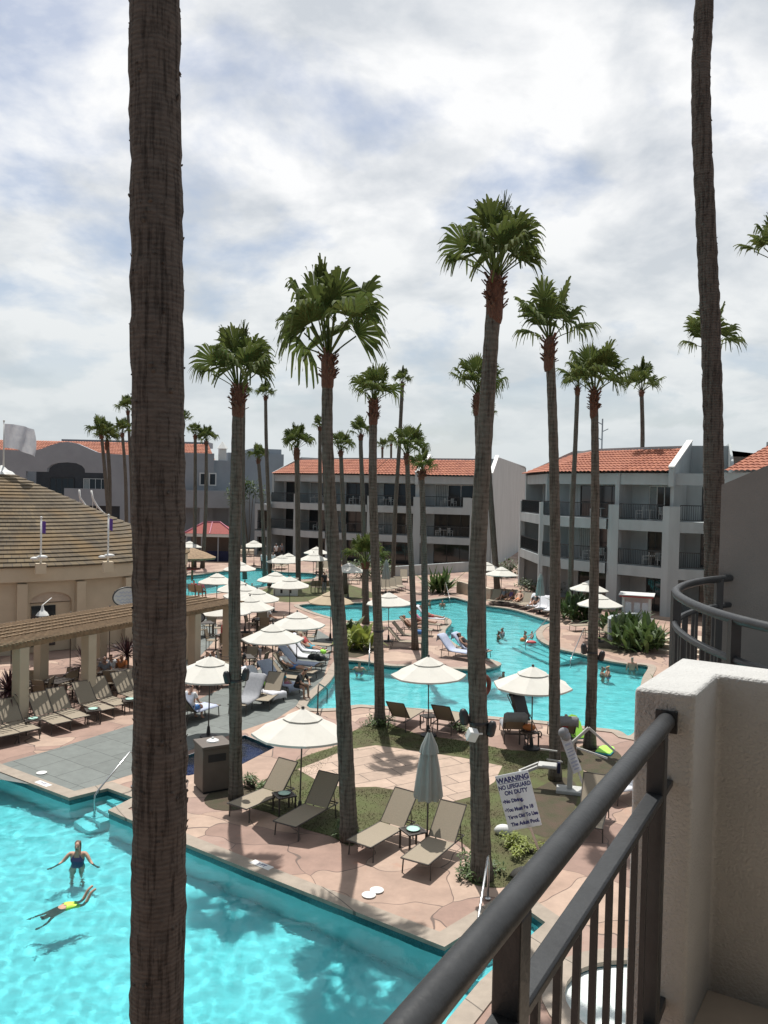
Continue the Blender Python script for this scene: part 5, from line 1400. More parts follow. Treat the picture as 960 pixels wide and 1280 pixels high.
def person(label,loc,rz,kind,skin='skin_a',hair='hair_dark',wear=(),group='people at the pools',sc=1.0,long_hair=False,hat=None,slim=1.0):
    J=pose(kind); keys=list(J); idx={k:i for i,k in enumerate(keys)}
    pts=[J[k] for k in keys]; ed=[(idx[a],idx[b]) for a,b in EDG]; rr=[rad(k)*slim for k in keys]
    for s in('L','R'):    # five fingers
        h,w=J['ha'+s],J['wr'+s]; d=(h-w).normalized(); side=d.cross(Vector((0,0,1))); 
        if side.length<.1: side=Vector((0,1,0))
        side.normalize(); nrm=d.cross(side)
        for k,(o,ln) in enumerate(((-.030,.062),(-.011,.075),(.009,.07),(.028,.055))):
            m=h+side*o+d*(ln*.55); t=h+side*o*1.2+d*ln-nrm*.018
            pts+=[m,t]; n=len(pts); ed+=[(idx['ha'+s],n-2),(n-2,n-1)]; rr+=[.009,.0075]
        m=h-d*.02+side*(-.045); t=m+d*.04+side*(-.015); pts+=[m,t]; n=len(pts); ed+=[(idx['ha'+s],n-2),(n-2,n-1)]; rr+=[.011,.008]
    me=skin_mesh('person',pts,ed,rr,idx['pelvis'],2); me.materials.append(M[skin])
    o=bpy.data.objects.new('person',me); COL.objects.link(o); o.location=loc; o.rotation_euler=(0,0,rz); o.scale=(sc,sc,sc)
    tag(o,label,'person',group)
    def child(nm,p,e,r,m,root=0):
        c=bpy.data.objects.new(nm,skin_mesh(nm,p,e,r,root)); c.data.materials.append(M[m]); COL.objects.link(c); c.parent=o
    hd,cr_,ns=J['head'],J['crown'],J['nose']; bkv=(hd-ns).normalized()
    hp=[cr_+bkv*.015, hd+bkv*.045+(cr_-hd)*.25]; he=[(0,1)]; hr=[.083,.085]
    if long_hair:
        dn=(J['neck']-hd).normalized(); hp.append(hd+bkv*.07+dn*.16); he.append((1,2)); hr.append(.06); hp.append(hd+bkv*.085+dn*.27); he.append((2,3)); hr.append(.045)
    child('hair',hp,he,hr,hair)
    if hat: child('hat',[cr_+(cr_-hd)*.2,cr_+(cr_-hd)*.75],[(0,1)],[.115,.07],hat)
    # eyes and mouth
    f=(ns-hd).normalized(); upv=(cr_-hd).normalized(); sv=f.cross(upv)
    mb=MB()
    for s in(-1,1): mb.ball(hd+f*.082+upv*.012+sv*.032*s,.011,6,4)
    mb.bar(hd+f*.086-upv*.045-sv*.022,hd+f*.086-upv*.045+sv*.022,.012,.008); mb.build('face_features',M['hair_dark'],o)
    for w,m in wear:   # clothes: the body's own surface over these bones, lifted off the skin
        rule=dict(shorts={('pelvis','belly'):(0,.35),('pelvis','hip'):(0,1),('hip','kn'):(0,.62)},
                  trousers={('pelvis','belly'):(0,.4),('pelvis','hip'):(0,1),('hip','kn'):(0,1),('kn','an'):(0,.95)},
                  suit={('pelvis','belly'):(-9,9),('belly','chest'):(-9,9),('pelvis','hip'):(0,.9),('chest','sh'):(0,.55)},
                  top={('belly','chest'):(-9,9),('chest','sh'):(0,1),('sh','el'):(0,.35),('chest','neck'):(0,.3)},
                  shirt={('pelvis','belly'):(-9,9),('pelvis','hip'):(-9,9),('belly','chest'):(-9,9),('chest','sh'):(0,1),('sh','el'):(0,.6),('chest','neck'):(0,.4)})[w]
        base=lambda k:k[:-1] if k[-1] in 'LR' else k
        bones=[(J[a],J[b],rule.get((base(a),base(b)))) for a,b in EDG]
        ok=[]
        for v in me.vertices:
            best=None
            for a,b,lim in bones:
                d=b-a; t=(v.co-a).dot(d)/max(1e-9,d.length_squared); q=a+d*max(0,min(1,t)); dist=(v.co-q).length
                if best is None or dist<best[0]-1e-6: best=(dist,t,lim)
            ok.append(best[2] is not None and best[2][0]-.02<=max(0,min(1,best[1]))<=best[2][1]+.02)
        vs,fs,mp=[],[],{}
        for p in me.polygons:
            if sum(ok[i] for i in p.vertices)>=len(p.vertices)-1:
                ff=[]
                for i in p.vertices:
                    if i not in mp: mp[i]=len(vs); vs.append(me.vertices[i].co+me.vertices[i].normal*(.006 if w=='suit' else .014))
                    ff.append(mp[i])
                fs.append(tuple(ff))
        if fs:
            mb=MB(); mb.add(vs,fs); mb.build({'suit':'swimsuit','top':'shirt'}.get(w,w),M[m],o,smooth='all',fix=False)
    return o
def facing(d): return atan2(d[1],d[0])+pi/2
WP='people in the water'
def inwater(px,py,sink=1.5):
    p=G(px,py,-.13); p.z=-max(sink,1.42); return p
p_=G(97,1075,-.13)
person('woman with brown hair and a dark patterned swimsuit wading with arms spread',(p_.x,p_.y,-1.31),facing((.1,-1)),'wade','skin_a','hair_brown',[('suit','cl_purple')],WP,long_hair=True,slim=.9,sc=.95)
p_=G(90,1120,-.13)
p_=G(84,1132,-.13)
person('boy in lime-green trunks tipping forward under the water',(p_.x,p_.y,-.17),facing((-.75,-.65)),'dive','skin_a','hair_brown',[('shorts','cl_lime')],WP,sc=.72)
person('man seen from behind in the lagoon corner with arms out on the surface',inwater(449,838,1.12),facing((.1,1)),'wade','skin_a','hair_brown',[('shorts','cl_blue')],WP)
person('dark-haired bather near the lagoon head, right of two',inwater(553,757,1.35),facing((0,-1)),'stand','skin_b','hair_dark',[('shorts','cl_black')],WP)
person('dark-haired bather near the lagoon head, left of two',inwater(537,756,1.38),facing((1,0)),'stand','skin_b','hair_dark',[('shorts','cl_black')],WP)
person('taller bather of a close couple in mid lagoon',inwater(628,793,1.15),facing((-1,-.3)),'hold','skin_b','hair_dark',[('shirt','cl_grey')],WP)
person('shorter dark-haired bather of a close couple in mid lagoon',inwater(623,797,1.38),facing((1,0)),'hold','skin_c','hair_dark',[('suit','cl_black')],WP)
person('bather with dark hair and a bright orange swimsuit by the lagoon steps',inwater(656,797,1.12),facing((1,-.3)),'hold','skin_b','hair_dark',[('suit','cl_orange')],WP)
person('small child in pink held near the lagoon steps',Vector((G(665,796,-.13).x,G(665,796,-.13).y,-.85)),facing((-1,-.3)),'wade','skin_a','hair_brown',[('suit','cl_pink')],WP,sc=.62)
person('bather in lime swimwear just left of the umbrella by the stroller',inwater(629,851,1.25),facing((-.3,-1)),'hold','skin_b','hair_dark',[('suit','cl_lime')],WP)
person('fair-haired bather hugging another at the right of the lagoon',inwater(760,843,1.30),facing((-1,0)),'hold','skin_a','hair_blond',[('shorts','cl_blue')],WP)
person('dark-haired bather hugged by a fair-haired one at the right of the lagoon',inwater(753,844,1.38),facing((1,0)),'hold','skin_b','hair_dark',[('suit','cl_black')],WP)
person('man leaning on the pool edge at the far right of the lagoon',Vector((G(790,837,-.13).x,G(790,837,-.13).y,-1.22)),facing((.2,1)),'stand','skin_a','hair_grey',[('shorts','cl_grey')],WP)
for k,(px,py) in enumerate(((306,731),(315,735))): person(['dark head in the upper pool, left of two','dark head in the upper pool, right of two'][k],inwater(px,py,1.4),0,'stand','skin_b','hair_dark',[('shorts','cl_black')],WP)
LP='people resting on loungers'
def onl(px,py,d,*a,**k): 
    return person(a[0],G(px,py),rz_dir(d),*a[1:],**k)
onl(538,795,(-1,.2),'sunbather with one knee raised on the peninsula','recline_up','skin_a','hair_dark',[('shorts','cl_black')],LP)
onl(548,788,(-1,.25),'sunbather lying under the peninsula umbrella','recline','skin_b','hair_dark',[('suit','cl_pink')],LP)
onl(557,781,(-1,.25),'sunbather on the rearmost peninsula lounger','recline','skin_b','hair_dark',[('shorts','cl_red')],LP)
onl(609,823,(-.85,.5),'dark-haired woman in black reclining at the peninsula tip','recline','skin_b','hair_dark',[('suit','cl_black')],LP,long_hair=True)
onl(408,824,(-.86,.5),'sunbather in bright blue shorts and pink top in the slate path row','recline','skin_a','hair_brown',[('shorts','cl_teal'),('top','cl_red')],LP)
onl(632,758,(.45,.9),'sunbather in purple in the northeast row','recline','skin_b','hair_dark',[('suit','cl_purple')],LP)
onl(642,760,(.45,.9),'sunbather with an orange garment in the northeast row','recline','skin_a','hair_dark',[('shorts','cl_orange')],LP)
onl(662,765,(.45,.9),'sunbather in dark clothes on the white-towelled northeast lounger','recline_up','skin_b','hair_dark',[('shirt','cl_black')],LP)
onl(697,918,(-.05,-1),'auburn-haired person lying behind the slender palm','recline','skin_a','hair_brown',[('suit','cl_red')],LP,long_hair=True)
p_=G(374,871); person('woman in dark clothes sitting hunched on a lounger edge in the slate path row',(p_.x-.1,p_.y,-.05),facing((.8,-.5)),'hunch','skin_b','hair_dark',[('shirt','cl_black'),('shorts','cl_black')],LP,hat='cl_black')
p_=G(355,870); person('small child in a teal top sitting on the towelled lounger',(p_.x,p_.y+.3,.15),facing((.8,.2)),'sit','skin_a','hair_dark',[('top','cl_teal'),('shorts','cl_pink')],LP,sc=.55,long_hair=True)
OP='people around the terrace'
p_=G(238,903); person('man in a pale shirt seated by the plunge pool, seen from behind',(p_.x,p_.y,0),facing((.4,1)),'sit','skin_a','hair_dark',[('shirt','cl_white'),('shorts','cl_blue')],OP)
for k,(px,py,c,h,lb) in enumerate(((126,863,'cl_grey','hair_dark','person in grey with long dark hair seated under the pergola'),(134,860,'cl_white','hair_brown','person in white seated under the pergola beside the grey-clad one'),(148,860,'cl_orange','hair_brown','person in rust-brown at the pergola table, nearest the thick trunk'))):
    p_=G(px,py); person(lb,(p_.x,p_.y+.4,-.02),facing((.5 if k==0 else -.3,-1 if k!=1 else .8)),'sit','skin_b',h,[('shirt',c),('trousers','cl_black')],OP,long_hair=(k==0))
for k,(px,py,lb) in enumerate(((328,712,'white-shirted waiter left of three before the side tower'),(334,713,'white-shirted waiter in the middle of three before the side tower'),(341,712,'white-shirted waiter right of three before the side tower'),(345,699,'person with a pale cap standing at the terrace left of the paired umbrellas'),(352,698,'person in grey standing at the terrace behind the paired umbrellas'))):
    p_=G(px,py); person(lb,(p_.x,p_.y,0),facing((.3*k-.5,-1)),'walk' if k%2 else 'stand','skin_b','hair_dark',[('shirt','cl_white' if k<4 else 'cl_grey'),('trousers','cl_black' if k!=1 else 'cl_grey')],OP,hat='cl_white' if k==3 else None)
for k,(px,py,c,lb) in enumerate(((242,747,'cl_red','person in red lounging at the upper pool edge, left of two'),(251,748,'cl_pink','person in pink lounging at the upper pool edge, right of two'))):
    p_=G(px,py); person(lb,(p_.x,p_.y,-.02),facing((.3,1)),'sit','skin_a','hair_dark',[('shirt',c),('shorts','cl_black')],OP)
    inst(DC_,['chair under the person in red at the upper pool','chair under the person in pink at the upper pool'][k],(p_.x,p_.y,0),facing((.3,1)),'chairs at the upper pool edge')
for k,(px,py,lb) in enumerate(((405,742,'person in dark clothes beside the black chairs on the upper lawn'),(300,848,'diner in dark brown seated behind the bin palm'),(316,824,'diner in dark clothes seated right of the bin palm'),(740,775,'person in dark clothes by the white cabana'))):
    p_=G(px,py); person(lb,(p_.x,p_.y,0),facing((.6,-.8)),'sit' if k in(1,2) else 'stand','skin_b','hair_dark',[('shirt','cl_black'),('trousers','cl_grey')],OP)

for k,(px,py,c,lb) in enumerate(((258,853,'cl_white','diner in white at the table by the nearest dining umbrella'),(266,852,'cl_grey','diner in grey at the table by the nearest dining umbrella'),(279,808,'cl_red','diner in red at the table near the oval sign'),(326,785,'cl_blue','diner in blue beside the second dining umbrella'),(336,786,'cl_white','diner in white beside the second dining umbrella'))):
    p_=G(px,py); person(lb,(p_.x,p_.y,0),facing((.8 if k%2==0 else -.8,.3)),'sit','skin_b' if k%2 else 'skin_a','hair_dark' if k%2 else 'hair_brown',[('shirt',c),('trousers','cl_black')],OP)
onl(622,757,(.45,.9),'sunbather in grey on the second northeast lounger','recline_up','skin_b','hair_dark',[('shirt','cl_grey')],LP)
onl(391,850,(-.95,.3),'sunbather in white in the middle of the slate path row','recline','skin_a','hair_grey',[('shirt','cl_white'),('shorts','cl_blue')],LP)
# ---------------------------------------------------------------- warning sign
def text_mesh(body,size,parent,loc,bold=.0,mat_='sign_ink',align='CENTER',name='lettering',sx=1.0):
    cu=bpy.data.curves.new(name,'FONT'); cu.body=body; cu.size=size; cu.align_x=align; cu.offset=bold; cu.extrude=.001; cu.fill_mode='BOTH'
    t=bpy.data.objects.new(name,cu); COL.objects.link(t)
    dg=bpy.context.evaluated_depsgraph_get(); dg.update()
    me=bpy.data.meshes.new_from_object(t.evaluated_get(dg)); bpy.data.objects.remove(t)
    me.materials.clear(); me.materials.append(M[mat_])
    o=bpy.data.objects.new(name,me); COL.objects.link(o); o.parent=parent; o.location=loc; o.rotation_euler=(pi/2,0,0); o.scale=(sx,1,1)
    return o
SD=17.4; sc_=V(648,1001,SD); g0=V(652,1062,SD)
r=thing('warning_sign','white leaning WARNING sign with dark blue lettering on a short post in the mulch','sign',(sc_.x,sc_.y,sc_.z)); r.rotation_euler=(radians(4),radians(-15.5),radians(-8)); r.scale=(1.02,1.02,1.02)
sw,sh=.70,1.22
MB().box(-sw/2,sw/2,0,.02,-sh/2,sh/2).build('board',M['sign'],r,bevel=.008)
for body,size,x,z,b,al,sx in (('WARNING',.150,0,.44,.007,'CENTER',.93),('NO LIFEGUARD',.125,0,.295,.0055,'CENTER',.77),('ON DUTY',.125,0,.165,.0055,'CENTER',.85),('\u2022No Diving.',.108,-.32,-.005,.006,'LEFT',.84),('\u2022You Must Be 18',.108,-.32,-.195,.006,'LEFT',.80),('Years Old To Use',.108,-.29,-.355,.006,'LEFT',.78),('The Adult Pool.',.108,-.27,-.515,.006,'LEFT',.86)):
    text_mesh(body,size,r,(x,-.003,z),b,al and 'sign_ink',al,sx=sx)
MB().box(-.30,.30,-.002,.0,.415,.425).build('underline',M['sign_ink'],r)
pz=(Vector((sc_.x,sc_.y+.04,sc_.z-.2))); 
mb=MB(); mb.bar((.02,.05,.25),(.16,.05,-sh/2-.62),.06,.05); mb.build('post',M['steel'],r)
# second narrow board on the lift column
lp=G(712,990)
r=thing('pool_lift','pale grey pool lift with a slim column, arm and moulded seat beside the slender palm','pool lift',lp,-.25)
MB().box(-.35,.35,-.25,.25,0,.10).build('base',M['lift'],r,bevel=.02)
MB().box(-.07,.07,-.06,.06,.1,1.35).build('column',M['lift'],r,bevel=.01)
mb=MB(); mb.bar((0,0,1.3),(.45,.1,1.75),.07); mb.bar((.45,.1,1.75),(1.15,.2,1.15),.06); mb.bar((.15,.05,1.2),(.95,.2,.95),.05); mb.build('arm',M['lift'],r)
mb=MB(); mb.box(-.85,-.35,-.2,.2,.62,.70); mb.build('seat',M['lift'],r,bevel=.03)
mb=MB(); mb.bar((-.85,-.15,.64),(-1.35,-.3,.42),.07); mb.bar((-.85,.15,.64),(-1.35,.0,.42),.07); mb.bar((-1.32,-.32,.42),(-1.32,.02,.42),.07); mb.build('footrest',M['lift'],r)
mb=MB(); mb.bar((-.35,-.05,1.08),(-.8,-.05,1.10),.035); mb.bar((-.2,-.12,.83),(-.62,-.12,.86),.035); mb.build('armrest',M['lift'],r)
mb=MB(); mb.box(-.34,-.26,-.1,.1,.5,.78); mb.build('strap',M['navy_cloth'],r)
sp_=V(714,942,lp.y-.1)
r=thing('notice_board','narrow grey-white notice board with rows of blue print leaning by the pool lift','sign',sp_); r.rotation_euler=(0,radians(-22),radians(10))
MB().box(-.13,.13,0,.02,-.55,.55).build('board',M['sign'],r,bevel=.01)
mb=MB(); 
for k,(z,w_,h_) in enumerate(((.24,.16,.06),(.12,.15,.03),(.04,.17,.03),(-.06,.18,.035),(-.16,.15,.03),(-.27,.18,.05),(-.37,.17,.05),(-.46,.15,.04))): mb.box(-w_/2,w_/2,-.004,-.001,z,z+h_)
mb.build('print_rows',M['towel_blue'],r)
mb=MB(); mb.bar((.03,.05,.3),(.03,.05,-.9),.05); mb.build('post',M['white'],r)
mb=MB(); mb.ball((0,0,.62),.17,10,7,(.9,.6,.8)); mb.ball((.03,0,.5),.13,10,7); mb.build('bag_cover',M['towel_grey'],r,smooth='all')

# ---------------------------------------------------------------- bin, rails, trunk-mounted kit
bp=G(265,985)
r=thing('rubbish_bin','square brown panelled rubbish bin with a white domed cap at the plunge pool','bin',bp,.52)
MB().box(-.38,.38,-.38,.38,.06,1.16).build('body',M['brown_box'],r,bevel=.015)
MB().box(-.41,.41,-.41,.41,1.162,1.25).build('lid',M['brown_box'],r,bevel=.02)
MB().box(-.34,.34,-.34,.34,0,.06).build('plinth',M['black'],r)
mb=MB(); mb.lathe([(.17,1.25),(.16,1.28),(.10,1.31),(.04,1.32),(.03,1.36),(.0,1.37)],18,cap=False); mb.build('cap',M['white'],r,smooth=True)
MB().box(-.24,.24,-.386,-.381,.82,1.02).build('opening',M['black'],r); MB().box(.381,.386,-.24,.24,.82,1.02).build('opening',M['black'],r)
def handrail(label,a,b,hgt,foot,mat_='steel'):
    a,b=Vector(a),Vector(b); r=thing('handrail',label,'handrail',a,0,'pool handrails')
    d=b-a; mb=MB(); pts=[(0,0,0),(0,0,hgt*.8),tuple(d*.03+Vector((0,0,hgt*.97))),tuple(d*.10+Vector((0,0,hgt))),tuple(d*.92+Vector((0,0,foot+.1))),tuple(d*.99+Vector((0,0,foot))),tuple(d*1.0+Vector((0,0,foot-.12))),tuple(d*1.0+Vector((0,0,-.9)))]
    mb.tube(pts,.024,10); mb.build('tube',M[mat_],r,smooth='all')
    mb=MB(); mb.lathe([(.06,0),(.06,.02),(.03,.04)],12); mb.build('flange',M[mat_],r); return r
handrail('long steel handrail slanting into the near pool by the steps, left of the thick trunk',Gp(166,984)+(0.02,),G(118,1012,-.2).xy.to_3d(),.95,.15)
handrail('steel handrail at the near pool steps below the balcony railing',(2.2,15.95,.02),(1.75,14.2,0),.9,.1)
handrail('thin handrail at the west end of the lagoon by the slate path',Gp(397,893)+(.02,),Gp(409,868)+(0,),1.0,.2,'bronze')
handrail('steel handrail at the lagoon steps, left of two',Gp(688,793)+(.02,),G(657,808,-.1).xy.to_3d(),1.0,.1)
handrail('steel handrail at the lagoon steps, right of two',Gp(731,808)+(.02,),G(713,830,-.1).xy.to_3d(),1.0,.1)
handrail('pale handrail at the head of the lagoon',Gp(556,744)+(.02,),G(562,752,-.1).xy.to_3d(),1.0,.1)
handrail('pale grab rail at the lagoon corner behind the wading man, left',Gp(462,828)+(.02,),G(461,836,-.1).xy.to_3d(),.9,.3)
def spot(label,px,py,D,dirx,m='black',box=False):
    p=V(px,py,D); r=thing('spotlight' if not box else 'floodlight',label,'lamp',p,0,'lamps on the palm trunks')
    mb=MB(); mb.bar((0,0,0),(-dirx*.22,.06,0),.03); mb.build('bracket',M[m],r)
    mb=MB()
    if box: mb.box(-.10,.10,-.1,.08,-.12,.11); o=mb.build('housing',M['white'],r,bevel=.02); o.rotation_euler=(.4,.25,.3)
    else:
        mb.lathe([(.055,-.14),(.10,-.12),(.095,.08),(.06,.16),(.02,.18)],12); o=mb.build('housing',M[m],r,smooth=True); o.rotation_euler=(.25,dirx*.2,0)
        mb=MB(); mb.lathe([(.02,-.142),(.085,-.146)],12,cap=False); mb.build('lens',M['glass'],o)
    return r
d=D0(295,998)-.1
spot('black spotlight on the left side of the bin palm trunk',284,847,d,-1); spot('black spotlight on the right side of the bin palm trunk',307,843,d,1)
d=D0(602,1098)-.1
spot('black spotlight on the left of the tallest palm trunk',580,896,d,-1); spot('black spotlight on the right of the tallest palm trunk',614,911,d,1); spot('white boxy floodlight strapped on the tallest palm trunk',590,918,d-.25,-1,'white',True)
d=D0(737,935)-.1
spot('black spotlight on the left of the palm by the boogie boards',730,811,d,-1); spot('black spotlight on the right of the palm by the boogie boards',752,820,d,1)
p=V(605,857,D0(602,1098)+.3); mb=MB(); 
pts=[(.0,.19*cos(a)*.8,.19*sin(a)) for a in [2*pi*k/24 for k in range(25)]]; mb.tube(pts,.05,8,cap=False); o=mb.build('life_ring',M['orange'],smooth='all'); o.location=p; o.rotation_euler=(0,0,-.9); tag(o,'dull orange life ring hung on the far side of the tallest palm trunk','life ring')
def strapband(px,py,D,w,label):
    p=V(px,py,D); mb=MB(); mb.lathe([(w,0),(w+.01,.02),(w+.01,.05),(w,.07)],16,cap=False); o=mb.build('trunk_strap',M['black'],smooth=True); o.location=p; tag(o,label,'strap',group='lamp straps on trunks')
strapband(602,1098,0.1,.01,'') if 0 else None
for (bx,by,px,py,w,lb) in ((295,998,294,852,.165,'dark strap round the bin palm trunk'),(602,1098,598,905,.20,'dark strap round the tallest palm trunk'),(737,935,740,817,.165,'dark strap round the palm by the boogie boards'),(475,905,473,790,.175,'dark strap round the dark-based palm trunk')):
    strapband(px,py,D0(bx,by),w,lb)

# ---------------------------------------------------------------- loose things
st=G(655,918)
r=thing('stroller','black baby stroller with a long hood standing at the lagoon edge','stroller',st,.5)
MB().add([(-.22,-.05,.45),(.22,-.05,.45),(.24,.35,1.25),(-.24,.35,1.25),(-.22,.12,.40),(.22,.12,.40),(.24,.5,1.18),(-.24,.5,1.18)],[(0,1,2,3),(7,6,5,4),(0,4,5,1),(2,6,7,3),(1,5,6,2),(3,7,4,0)]).build('seat',M['black'],r)
mb=MB(); mb.add([(-.25,.30,1.2),(.25,.30,1.2),(.26,.02,1.42),(-.26,.02,1.42),(.26,.48,1.46),(-.26,.48,1.46),(.25,.55,1.15),(-.25,.55,1.15)],[(0,1,2,3),(3,2,4,5),(5,4,6,7)]); mb.build('hood',M['cl_black'],r)
mb=MB()
for s in(-.26,.26): mb.tube([(s,-.45,.10),(s,.2,.75),(s,.62,1.2)],.016,6); mb.tube([(s,.5,.10),(s,.0,.62)],.016,6)
mb.tube([(-.26,.62,1.2),(.26,.62,1.2)],.018,6); mb.build('frame',M['bronze'],r)
for s in(-.27,.27):
    for y in(-.45,.5):
        w=MB(); w.tube([(s+.02*cos(0),y+.09*cos(a),.10+.09*sin(a)) for a in [2*pi*k/14 for k in range(15)]],.022,6,cap=False); w.build('wheel',M['black'],r)
for k,(px,py,m,sx,lb,rz) in enumerate(((718,926,'lime','b','lime and teal boogie board leaning by the palm with paired spotlights',.3),(757,940,'lime','f','lime boogie board lying flat by the palm foot',-.5))):
    p=G(px,py); mb=MB(); out=[(x*.8,y*.8) for x,y in [(-.28,-.45),(.28,-.45),(.30,.2),(.2,.48),(0,.55),(-.2,.48),(-.30,.2)]]
    rt=thing('boogie_board',lb,'boogie board',p,rz,'boogie boards')
    bd=MB().prism(out,lambda x,y,d:Vector((x,y,d)),.0,.06).build('deck',M['lime'],rt,bevel=.01)
    rim=MB().prism([(x*1.06,y*1.05) for x,y in out],lambda x,y,d:Vector((x,y,d)),-.02,.035).build('rim',M['teal_plastic'],rt,bevel=.01)
    if sx=='b': rt.rotation_euler=(radians(55),0,rz); rt.location=p+Vector((0,0,.42))
    else: rt.location=p+Vector((0,0,.03)); 
def bag(label,px,py,z,m,s=1.0,dy=0):
    p=G(px,py); r=thing('bag',label,'bag',(p.x,p.y+dy,z),random.uniform(0,3),'bags and floats by the loungers')
    mb=MB(); mb.ball((0,0,.14*s),.2*s,12,8,(1.3,.8,.7)); b=mb.build('body',M[m],r,smooth='all')
    mb=MB(); mb.tube([(-.14*s,0,.22*s),(-.08*s,0,.36*s),(.08*s,0,.36*s),(.14*s,0,.22*s)],.012,6); mb.build('strap',M['black'],r); return r
bag('black bag on the pale blue towel in the slate path row',398,840,.36,'black',1.2,.5); bag('second black bag beside the first in the slate path row',391,838,.36,'cl_black',1.1,.4)
bag('dark bag behind the small child on the lounger',343,868,.42,'black',1.0,.6); bag('lime swim float on the white lounger of the slate path row',403,830,.38,'lime',.8,.4)
bag('lime swim float on the side table left of the white lounger',330,872,.45,'lime',.9); bag('blue and white bag on the second peninsula lounger',524,803,.38,'cl_blue',1.0,.1)
bag('orange and white bundle on the cluttered table below the stroller',661,931,.45,'cl_orange',.8); bag('white bundle on the lounger left of the stroller table',648,917,.38,'cl_white',.8)
# white cabana with red-trimmed roof, right of the umbrellas
cp_=G(795,787)
r=thing('cabana','small white cabana with a red-edged flat roof hung with white towels','cabana',cp_,-.35)
mb=MB()
for x in(-.75,.75):
    for y in(-.6,.6): mb.box(x-.06,x+.06,y-.06,y+.06,0,2.0)
mb.box(-.8,.8,.55,.6,.0,2.0); mb.build('posts',M['white'],r)
MB().box(-.95,.95,-.8,.8,2.002,2.09).build('roof_trim',M['cl_red'],r); MB().box(-1.0,1.0,-.85,.85,2.092,2.14).build('roof',M['white'],r)
for x in (-.45,.05,.5):
    mb=MB(); mb.box(x-.17,x+.17,-.63,-.605,.75,1.7); mb.build('hanging_towel',M['towel_white'],r)
MB().box(-.72,.72,-.55,.5,.0,.9).build('counter',M['white'],r)
p=G(808,800); r=thing('easel_board','white folding board leaning beside the cabana','board',(p.x,p.y,.62)); r.rotation_euler=(.25,0,.2)
MB().box(-.35,.35,-.02,.02,-.6,.6).build('panel',M['white'],r,bevel=.01)
for s in(-.3,.3): MB().box(s-.02,s+.02,.03,.05,-.62,.5).build('leg',M['white'],r)
# curved white wall and rounded steps
mb=MB(); c=G(862,800); arc=[(c.x+3.2*cos(a)-1.2,c.y+2.6*sin(a)-.5) for a in [radians(100+8*k) for k in range(11)]]
for a_,b_ in zip(arc,arc[1:]):
    f,L,u,n=frame(b_,a_); fbox(mb,f,0,L,0,1.15,0,.25)
tag(mb.build('curved_wall',M['stucco']),'low curved white wall above the rounded steps right of the cabana','wall')
mb=MB()
for k in range(3):
    rr=2.7-.5*k; z=.16*(k+1); cc=G(872,812)
    mb.prism([(cc.x+rr*cos(a),cc.y+rr*.9*sin(a)) for a in [radians(60+12*j) for j in range(21)]],lambda x,y,d:Vector((x,y,d)),.0+.16*k,z)
tag(mb.build('curved_steps',M['stone']),kind='structure')
# oval signs of the pavilion
def oval(label,p,rz,rx,rzv,m,ink):
    r=thing('oval_sign',label,'sign',p,rz); n=36
    MB().prism([(rx*cos(2*pi*k/n),rzv*sin(2*pi*k/n)) for k in range(n)],lambda x,z,d:Vector((x,d,z)),0,.05).build('board',m,r)
    mb=MB(); mb.tube([(rx*cos(2*pi*k/n),.02,rzv*sin(2*pi*k/n)) for k in range(n+1)],.035,6,cap=False); mb.build('rim',M['dark_metal'],r,smooth='all')
    if ink: 
        mb=MB()
        for z,w_ in((.2,.35),(.05,.55),(-.12,.45),(-.25,.3)):
            mb.tube([(-w_+2*w_*k/14,-.006,z+.04*sin(k*1.9)) for k in range(15)],.014,5)
        mb.build('scroll_lettering',M['towel_blue'],r)
    mb=MB(); mb.bar((0,.05,0),(0,1.2,.1),.05); mb.build('bracket',M['dark_metal'],r); return r
oval('white oval pub-style sign on the pavilion wall, cut by the thick trunk',V(158,746,36.6),.75,.62,.42,M['white'],True)
oval('grey back of an oval sign hanging at the pergola end right of the thick trunk',V(247,772,36.0),.2,.30,.22,M['stucco_grey'],False)
# lantern under the eave
lp_=V(53,765,36.5); r=thing('wall_lantern','white bell-shaped lantern on the pavilion wall above the pergola','lamp',lp_)
mb=MB(); mb.lathe([(.28,-.15),(.20,-.02),(.08,.08),(.04,.3)],14); mb.build('shade',M['white'],r,smooth=True)
mb=MB(); mb.bar((0,0,.3),(0,1.0,.5),.03); mb.build('arm',M['white'],r)
# roof kit and flags
def flagpole(label,base,h,fl,fh,m,folds,rz=0.,tilt=0.0,cat='flag'):
    r=thing('flagpole',label,cat,base,rz)
    mb=MB(); mb.tube([(0,0,0),(tilt,0,h)],[.05,.035],8); mb.build('pole',M['white'],r,smooth='all'); MB().ball((tilt,0,h+.04),.06,8,6).build('finial',M['white'],r)
    mb=MB(); nx,nz=14,8; vs=[]
    for i in range(nx+1):
        for j in range(nz+1):
            x=fl*i/nx; z=h-.12-fh*j/nz-.28*fl*(i/nx)**2*(.6+.4*j/nz); y=.16*fl*(i/nx)*sin(i*folds+j*.35)
            vs.append((tilt+.03+x,y,z))
    mb.add(vs,[(i*(nz+1)+j,i*(nz+1)+j+1,(i+1)*(nz+1)+j+1,(i+1)*(nz+1)+j) for i in range(nx) for j in range(nz)]); mb.build('flag',m,r,smooth='all',fix=False); return r
fp=Vector((RC.x+.1,RC.y-.0,8.6)); t_=V(5,527,46.5)
flagpole('large white flag waving from the tall pole on the cone roof',(t_.x,46.5,8.7),t_.z-8.7,1.75,1.35,M['flag'],.9,-.1)
